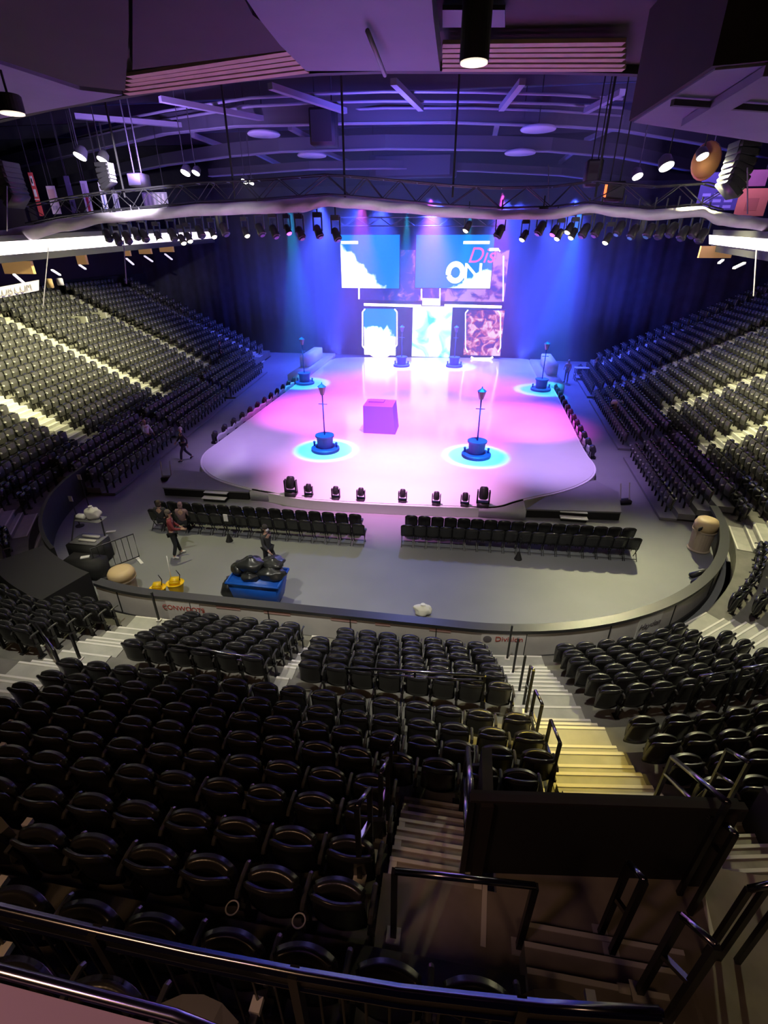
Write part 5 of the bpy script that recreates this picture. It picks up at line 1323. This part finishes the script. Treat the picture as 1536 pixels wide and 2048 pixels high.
    # clothes
    def sub(ns, es, grow, name, m_, root):
        VV = {n: (V[n][0], tuple(q * grow for q in V[n][1]) if isinstance(V[n][1], tuple) else V[n][1] * grow) for n in ns}
        return skin_obj(name, VV, es, root, m_, r)
    def ext(n, a, b, f, rad): V[n] = (J[a].lerp(J[b], f), rad)
    for s in 'LR': ext('cu' + s, 'el' + s, 'wr' + s, .92, .036 * k); ext('he' + s, 'kn' + s, 'an' + s, .93, .052 * k); V['so' + s] = (J['an' + s] + Vector((0, -.03 * k, -.05 * k)), .045 * k)
    te = [('pelvis', 'waist'), ('waist', 'chest')]
    V['col'] = (J['chest'].lerp(J['neck'], .8), .07 * k); te.append(('chest', 'col')); ns = ['pelvis', 'waist', 'chest', 'col']
    for s in 'LR': ns += ['sh' + s, 'el' + s, 'cu' + s]; te += [('chest', 'sh' + s), ('sh' + s, 'el' + s), ('el' + s, 'cu' + s)]
    if coat:
        V['hem'] = (J['pelvis'] + Vector((0, -.02, -.22 * k)), (.17 * k, .13 * k)); ns.append('hem'); te.append(('pelvis', 'hem'))
    sub(ns, te, 1.17, 'coat' if coat else 'top', cloth(top), 'pelvis')
    ns = ['pelvis']; te = []
    for s in 'LR': ns += ['hi' + s, 'kn' + s, 'he' + s]; te += [('pelvis', 'hi' + s), ('hi' + s, 'kn' + s), ('kn' + s, 'he' + s)]
    sub(ns, te, 1.14, 'trousers', cloth(legs), 'pelvis')
    sc_ = cloth(shoes)
    for s in 'LR': sub(['an' + s, 'to' + s, 'so' + s], [('so' + s, 'an' + s), ('an' + s, 'to' + s)], 1.2, 'shoe', sc_, 'an' + s)
    m = MB(); R0 = .098 * k
    prof = [(R0 * sin(t), R0 * 1.12 * cos(t)) for t in [pi * .62 * (1 - i / 9) + .01 for i in range(10)]]
    m.lathe(prof, hc + Vector((0, -.018 * k, .022 * k)), 18, Vector((0, .42, 1)) * -1 if False else Vector((0, -.45, 1)), .88, 1.0)
    if hairlen: m.lathe([(.07 * k, -.30 * k * hairlen), (.09 * k, -.1 * k), (.085 * k, .03 * k)], hc + Vector((0, -.045 * k, 0)), 14, None, 1.0, .6)
    link('hood' if hood else 'hair', m.mesh('hair', True), cloth(hair), r)
    if mask: m = MB(); m.lathe([(.066 * k, 0), (.055 * k, .03 * k), (.02 * k, .045 * k)], hc + Vector((0, .055 * k, -.05 * k)), 14, Vector((0, 1, -.1)), 1.0, .9); link('face_mask', m.mesh('face_mask', True), cloth(mask), r)
    return r
WALK = dict(knL=(-.09, .20, .52), anL=(-.09, .26, .12), toL=(-.09, .43, .08), knR=(.09, -.06, .50), anR=(.09, -.34, .16), toR=(.09, -.22, .04), elL=(-.24, -.14, 1.16), wrL=(-.25, -.12, .91), elR=(.24, .06, 1.15), wrR=(.23, .24, .98))
SIT = dict(pelvis=(0, 0, .52), waist=(0, -.02, .67), chest=(0, -.03, .88), neck=(0, -.02, 1.05), jaw=(0, .02, 1.14), head=(0, .01, 1.22), crown=(0, 0, 1.29), shL=(-.18, -.03, .99), elL=(-.24, .05, .74), wrL=(-.12, .28, .70), shR=(.18, -.03, .99), elR=(.24, .05, .74), wrR=(.12, .28, .70),
           hiL=(-.09, .03, .50), knL=(-.11, .44, .50), anL=(-.11, .42, .09), toL=(-.11, .58, .03), hiR=(.09, .03, .50), knR=(.11, .44, .50), anR=(.11, .42, .09), toR=(.11, .58, .03))
HOLD = dict(elR=(.25, .10, 1.16), wrR=(.18, .33, 1.08), elL=(-.25, .06, 1.15), wrL=(-.22, .25, .98), knL=(-.12, .06, .49), anL=(-.16, .12, .09), toL=(-.20, .27, .03), anR=(.13, -.08, .09), toR=(.18, .07, .03))
person(fl(355, 1113, 0), -1.1, 1.86, 'person in maroon top and dark trousers standing beside the left chair block', (.20, .03, .04), (.02, .022, .028), (.7, .68, .66), (.10, .08, .07), HOLD, hairlen=.35)
person(fl(541, 1143, 0), -1.9, 1.80, 'person in long dark grey coat walking behind the blue cart', (.045, .045, .05), (.012, .012, .014), (.02, .02, .02), (.03, .025, .025), WALK, coat=True, mask=(.7, .7, .72), hairlen=.3)
person(fl(373, 922, 0), 2.4, 1.80, 'grey haired person in dark clothes walking beside the left riser seats', (.05, .045, .06), (.04, .035, .05), (.02, .02, .025), (.45, .43, .42), WALK)
for px, py, l, c, hr, hd in ((330, 1062, 'person with dark hair and dark jacket sitting at left end of the chairs', (.03, .03, .04), (.07, .05, .045), False), (372, 1066, 'person in mauve hooded top sitting third along the left chairs', (.20, .12, .14), (.20, .12, .14), True)):
    p = fl(px, py, 0); person(p, .1, 1.75, l, c, (.02, .02, .03), (.02, .02, .02), hr, SIT, hood=hd, hairlen=.5)
person(pt(-5.0, -.45, .12), -1.9, 1.70, 'bald person in white shirt standing among the left riser seats', (.75, .75, .72), (.05, .05, .06), (.03, .03, .03), (.50, .32, .24), HOLD)
person(fl(418, 790, 0), 2.2, 1.80, 'person in dark blue standing in the left side stand near the ice', (.03, .04, .10), (.02, .02, .04), (.02, .02, .02), (.04, .03, .03), None)
d_, z_ = row(2, -23.0); person(pt(-23.0, d_ - .25, z_), -1.4, 1.75, 'person in black standing higher in the far left stand', (.02, .02, .03), (.02, .02, .03), (.02, .02, .02), (.03, .03, .03), None)
person(fl(1131, 765, 0), 2.6, 1.80, 'person in pale peach costume standing at right of the bench platform', (.62, .42, .38), (.25, .22, .35), (.3, .25, .25), (.60, .52, .5), HOLD, hairlen=.6)
person(fl(1186, 762, 0), 1.3, 1.85, 'person in dark grey standing by equipment at far right floor', (.06, .05, .07), (.03, .03, .05), (.02, .02, .03), (.16, .12, .10), None)
q = fl(1160, 760, 0); simple('prop_trolley', 'dark prop trolley between the two people at far right', 'trolley', q, [('frame', lambda m: [m.box((x, y, .5), (.05, .05, 1.0)) for x in (-.5, .5) for y in (-.25, .25)], M['steel'], False, 0), ('shelf', lambda m: m.box((0, 0, .98), (1.15, .6, .05)), M['scallop'], False, .01), ('shelf', lambda m: m.box((0, 0, .45), (1.05, .55, .05)), M['scallop'], False, .01), ('box', lambda m: m.box((0, 0, .72), (.7, .4, .45)), M['black'], False, .02)])
d_, z_ = row(10, -1.6); person(pt(-1.6, d_ - .2, z_), -1.4, 1.80, 'person with white cap in dark clothes at left edge of the stand', (.03, .03, .035), (.03, .02, .02), (.02, .02, .02), (.7, .68, .62), None)
# ------------------------------------------------------------------ light
w = D.worlds.new('world'); SC.world = w; w.use_nodes = True
bgn = w.node_tree.nodes['Background']; bgn.inputs[0].default_value = (.35, .22, 1, 1); bgn.inputs[1].default_value = .004
vs = SC.view_settings; vs.view_transform = 'Standard'; vs.look = 'None'; vs.gamma = 1; vs.exposure = 0; vs.use_curve_mapping = False
FLC = (1.0, .94, .50)
# floods over the stands and the near floor
for i, y in enumerate((16, 22, 28, 33)):
    light('flood_beam_left', 'SPOT', (-15.2, y, 11.9), (-23 - y * .08, y + 1, 3.6), FLC, (15000, 19000, 15000, 7000)[i], .3, 68, .9)
    light('flood_beam_right', 'SPOT', (8.6, max(y, 19), 11.9), (16.0 + y * .05, y + 1, 3.4), FLC, (12000, 15000, 11000, 4000)[i], .3, 68, .9)
light('flood_beam_left_near', 'SPOT', wy(205, 319, 27) - Vector((0, 0, .3)), (-14.5, 12.5, 1), FLC, 16000, .3, 60, .9)
light('flood_beam_right_near', 'SPOT', wy(1405, 312, 27) - Vector((0, 0, .3)), (8.8, 11.8, 1), FLC, 15000, .3, 60, .9)
light('flood_beam_floor', 'SPOT', (5.5, 16, 13.4), (4.8, 12.2, 0), FLC, 4300, .2, 58, .9)
light('flood_beam_floor_left', 'SPOT', (-10, 16, 13.4), (-7.5, 12.2, 0), FLC, 3200, .2, 58, .9)
light('stair_beam', 'SPOT', (1.9, 15.5, 13.6), (1.72, 5.6, 2.3), (1.0, .72, .08), 8500, .15, 13, .8)
# ice washes: moving lights whose patterns leave the lamp posts to the cyan beams
def wash(loc, tgt, col, pw, ang):
    o = light('ice_wash', 'SPOT', loc, tgt, col, pw, .05, ang, 1.0)
    bpy.context.view_layer.update(); inv = o.matrix_world.inverted()
    l = o.data; l.use_nodes = True; nt = l.node_tree; L = nt.links.new
    em = nt.nodes['Emission']; tc = nt.nodes.new('ShaderNodeTexCoord'); sp = nt.nodes.new('ShaderNodeSeparateXYZ'); L(tc.outputs['Normal'], sp.inputs[0])
    def op(k, a, b, c=None):
        q = nt.nodes.new('ShaderNodeMath'); q.operation = k
        for i, v in enumerate((a, b) if c is None else (a, b, c)):
            if isinstance(v, (int, float)): q.inputs[i].default_value = v
            else: L(v, q.inputs[i])
        return q.outputs[0]
    az = op('ABSOLUTE', sp.outputs[2], 0); u = op('DIVIDE', sp.outputs[0], az); v = op('DIVIDE', sp.outputs[1], az)
    cur = None
    for P_, rad in ((LPOS[0], 1.55), (LPOS[1], 1.55), (LPOS[2], 1.5), (LPOS[3], 1.5)):
        a = inv @ P_; b = inv @ (P_ + Vector((rad, 0, 0))); c = inv @ (P_ + Vector((0, rad, 0)))
        cu, cv = a.x / -a.z, a.y / -a.z
        # axes of the ellipse that a round patch on the ice makes in the beam
        e1 = Vector((b.x / -b.z - cu, b.y / -b.z - cv)); e2 = Vector((c.x / -c.z - cu, c.y / -c.z - cv))
        det = e1.x * e2.y - e1.y * e2.x
        du = op('SUBTRACT', u, cu); dv = op('SUBTRACT', v, cv)
        s_ = op('ADD', op('MULTIPLY', du, e2.y / det), op('MULTIPLY', dv, -e2.x / det)); t_ = op('ADD', op('MULTIPLY', du, -e1.y / det), op('MULTIPLY', dv, e1.x / det))
        d = op('SQRT', op('ADD', op('MULTIPLY', s_, s_), op('MULTIPLY', t_, t_)), 0)
        mr = nt.nodes.new('ShaderNodeMapRange'); mr.interpolation_type = 'SMOOTHSTEP'; mr.inputs['From Min'].default_value = .82; mr.inputs['From Max'].default_value = 1.12; mr.inputs['To Min'].default_value = .12
        L(d, mr.inputs['Value']); cur = mr.outputs[0] if cur is None else op('MULTIPLY', cur, mr.outputs[0])
    L(cur, em.inputs['Strength'])
MG, LV, WH = (1.0, .10, .85), (.60, .36, 1.0), (1.0, .36, .90)
for x, y, c, pw, a in ((-8.5, 30, MG, 26000, 47), (-8, 38, MG, 12000, 44), (3.6, 30, MG, 28000, 42), (2.5, 38, MG, 12000, 42), (-3, 26, MG, 24000, 58), (-3, 21, WH, 20000, 58), (-3, 41, MG, 12000, 56), (-3, 32, WH, 10000, 60), (-10.5, 24, LV, 6000, 46), (5, 24, LV, 8000, 46), (-3, 44, LV, 12000, 70)):
    wash((x * .8 - .5, y - 3, 12.5), (x, y, ZD), c, pw, a)
for i, p in enumerate(LPOS):
    light('pool_beam', 'SPOT', (p.x + .5, p.y - 2.0, 12.0), (p.x, p.y, ZD), (.01, .55, 1.0), 16000 if i < 2 else 14000, .12, 17 if i < 2 else 20, .3)
# blue back light into the haze
for x, tx, pw, an in ((-13.5, -12, 15000, 70), (-8, -8, 15000, 75), (-3.2, -3, 15000, 80), (2.5, 2, 15000, 75), (8, 7, 15000, 70)):
    light('blue_beam', 'SPOT', (x, 49.5, 13.2), (tx, 43, 0), (.05, .085, 1.0), pw * 2, .3, an, 1.0)
for x, y, z, tx, ty, tz, pw in ((-12, 46.5, 11.5, -17, 49, 2, 15000), (5.5, 46.5, 11.5, 10, 49, 2, 15000), (-3.5, 45, 13, -3.5, 49, 6, 14000), (-9, 44, 12.5, -13, 51, 6, 15000), (3, 44, 12.5, 7.5, 51, 6, 15000)):
    light('blue_wash', 'SPOT', (x, y, z), (tx, ty, tz), (.05, .085, 1.0), pw, .3, 85, 1.0)
for x, tx in ((-11.5, -15), (4.8, 8)):
    light('blue_up_beam', 'SPOT', (x, 46, .9), (tx, 51, 9), (.05, .085, 1.0), 12000, .3, 95, 1.0)
light('floor_spill', 'SPOT', (-2, 24, 11), (-2, 13, 0), (.28, .34, 1.0), 2600, .3, 42, 1.0)
for x in (-7, 0):
    light('boards_beam', 'SPOT', (x, 5.5, 13.4), (x - .3, 10.9, .2), (1.0, .95, .80), 3000, .2, 58, .9)
for x in (-20, 13):  # added unseen uplights in place of stage light bounced onto the roof
    light('roof_bounce_side', 'SPOT', (x * .85, 27.5, 13.0), (x, 36, 19.5), (.40, .24, 1.0), 6500, .5, 140, 1.0)
light('roof_bounce', 'SPOT', (-4, 30, 12.6), (-4, 38, 19.5), (.14, .12, 1.0), 6000, .5, 150, 1.0)
light('roof_bounce_near', 'SPOT', (-4, 22, 10), (-4, 14, 14), (.32, .26, 1.0), 230, .5, 150, 1.0)  # added unseen fill for the low ceiling
for x, tx in ((-9, -13), (-3, -3), (3, 7)):
    light('border_fill', 'SPOT', (x, 16.5, 9.2), (tx, TY, 10.9), (.86, .74, 1.0), 1500, .3, 48, .8)  # unseen front lights added to brighten the border cloth
light('boards_beam', 'SPOT', (3.8, 6.8, 13.4), (6.6, 12.3, .3), (1.0, .95, .80), 2200, .2, 50, .9)
light('banner_fill', 'SPOT', (-13, 22, 12.9), (-22.5, 34, 11.5), (.9, .8, 1.0), 11000, .2, 40, .8)  # unseen light added so the left banners show
light('ledge_purple_fill', 'SPOT', (-2.2, -.8, 10.6), (-.8, .3, 8.0), (.55, .25, 1.0), 26, .1, 50, .8)  # added unseen purple light that tints the ledge
# warm gallery lamps behind the camera
light('gallery_lamp', 'AREA', (2.5, -1.6, 11.5), (2.0, 2.2, 4.4), (1.0, .58, .32), 20, 1.2)
light('gallery_lamp_left', 'AREA', (-3.5, -1.8, 11.5), (-2.5, 1.8, 4.4), (1.0, .56, .28), 95, 1.2)
light('downlight_beam', 'SPOT', wy(948, 130, 13.5), wy(948, 130, 13.5) - Vector((0, 0, 5)), (1, .7, .5), 300, .2, 80, .8)
# haze
hm = D.materials.new('theatre_haze'); hm.use_nodes = True; nt = hm.node_tree; nt.nodes.clear()
o = nt.nodes.new('ShaderNodeOutputMaterial'); v = nt.nodes.new('ShaderNodeVolumeScatter'); v.inputs['Density'].default_value = .022; v.inputs['Anisotropy'].default_value = .2; v.inputs['Color'].default_value = (.9, .9, 1, 1)
nt.links.new(v.outputs[0], o.inputs['Volume'])
m = MB(); m.box((-3.2, 42.1, 8.5), (25, 17.8, 15.6)); hz = m.build('haze', hm); tag(hz, 'thin blue theatre haze hanging around the stage', 'haze', None, 'stuff'); hz.display_type = 'WIRE'
cy = SC.cycles
cy.max_bounces = 6; cy.diffuse_bounces = 3; cy.glossy_bounces = 3; cy.volume_bounces = 0; cy.transparent_max_bounces = 4
cy.sample_clamp_indirect = 4.0; cy.caustics_reflective = False; cy.caustics_refractive = False
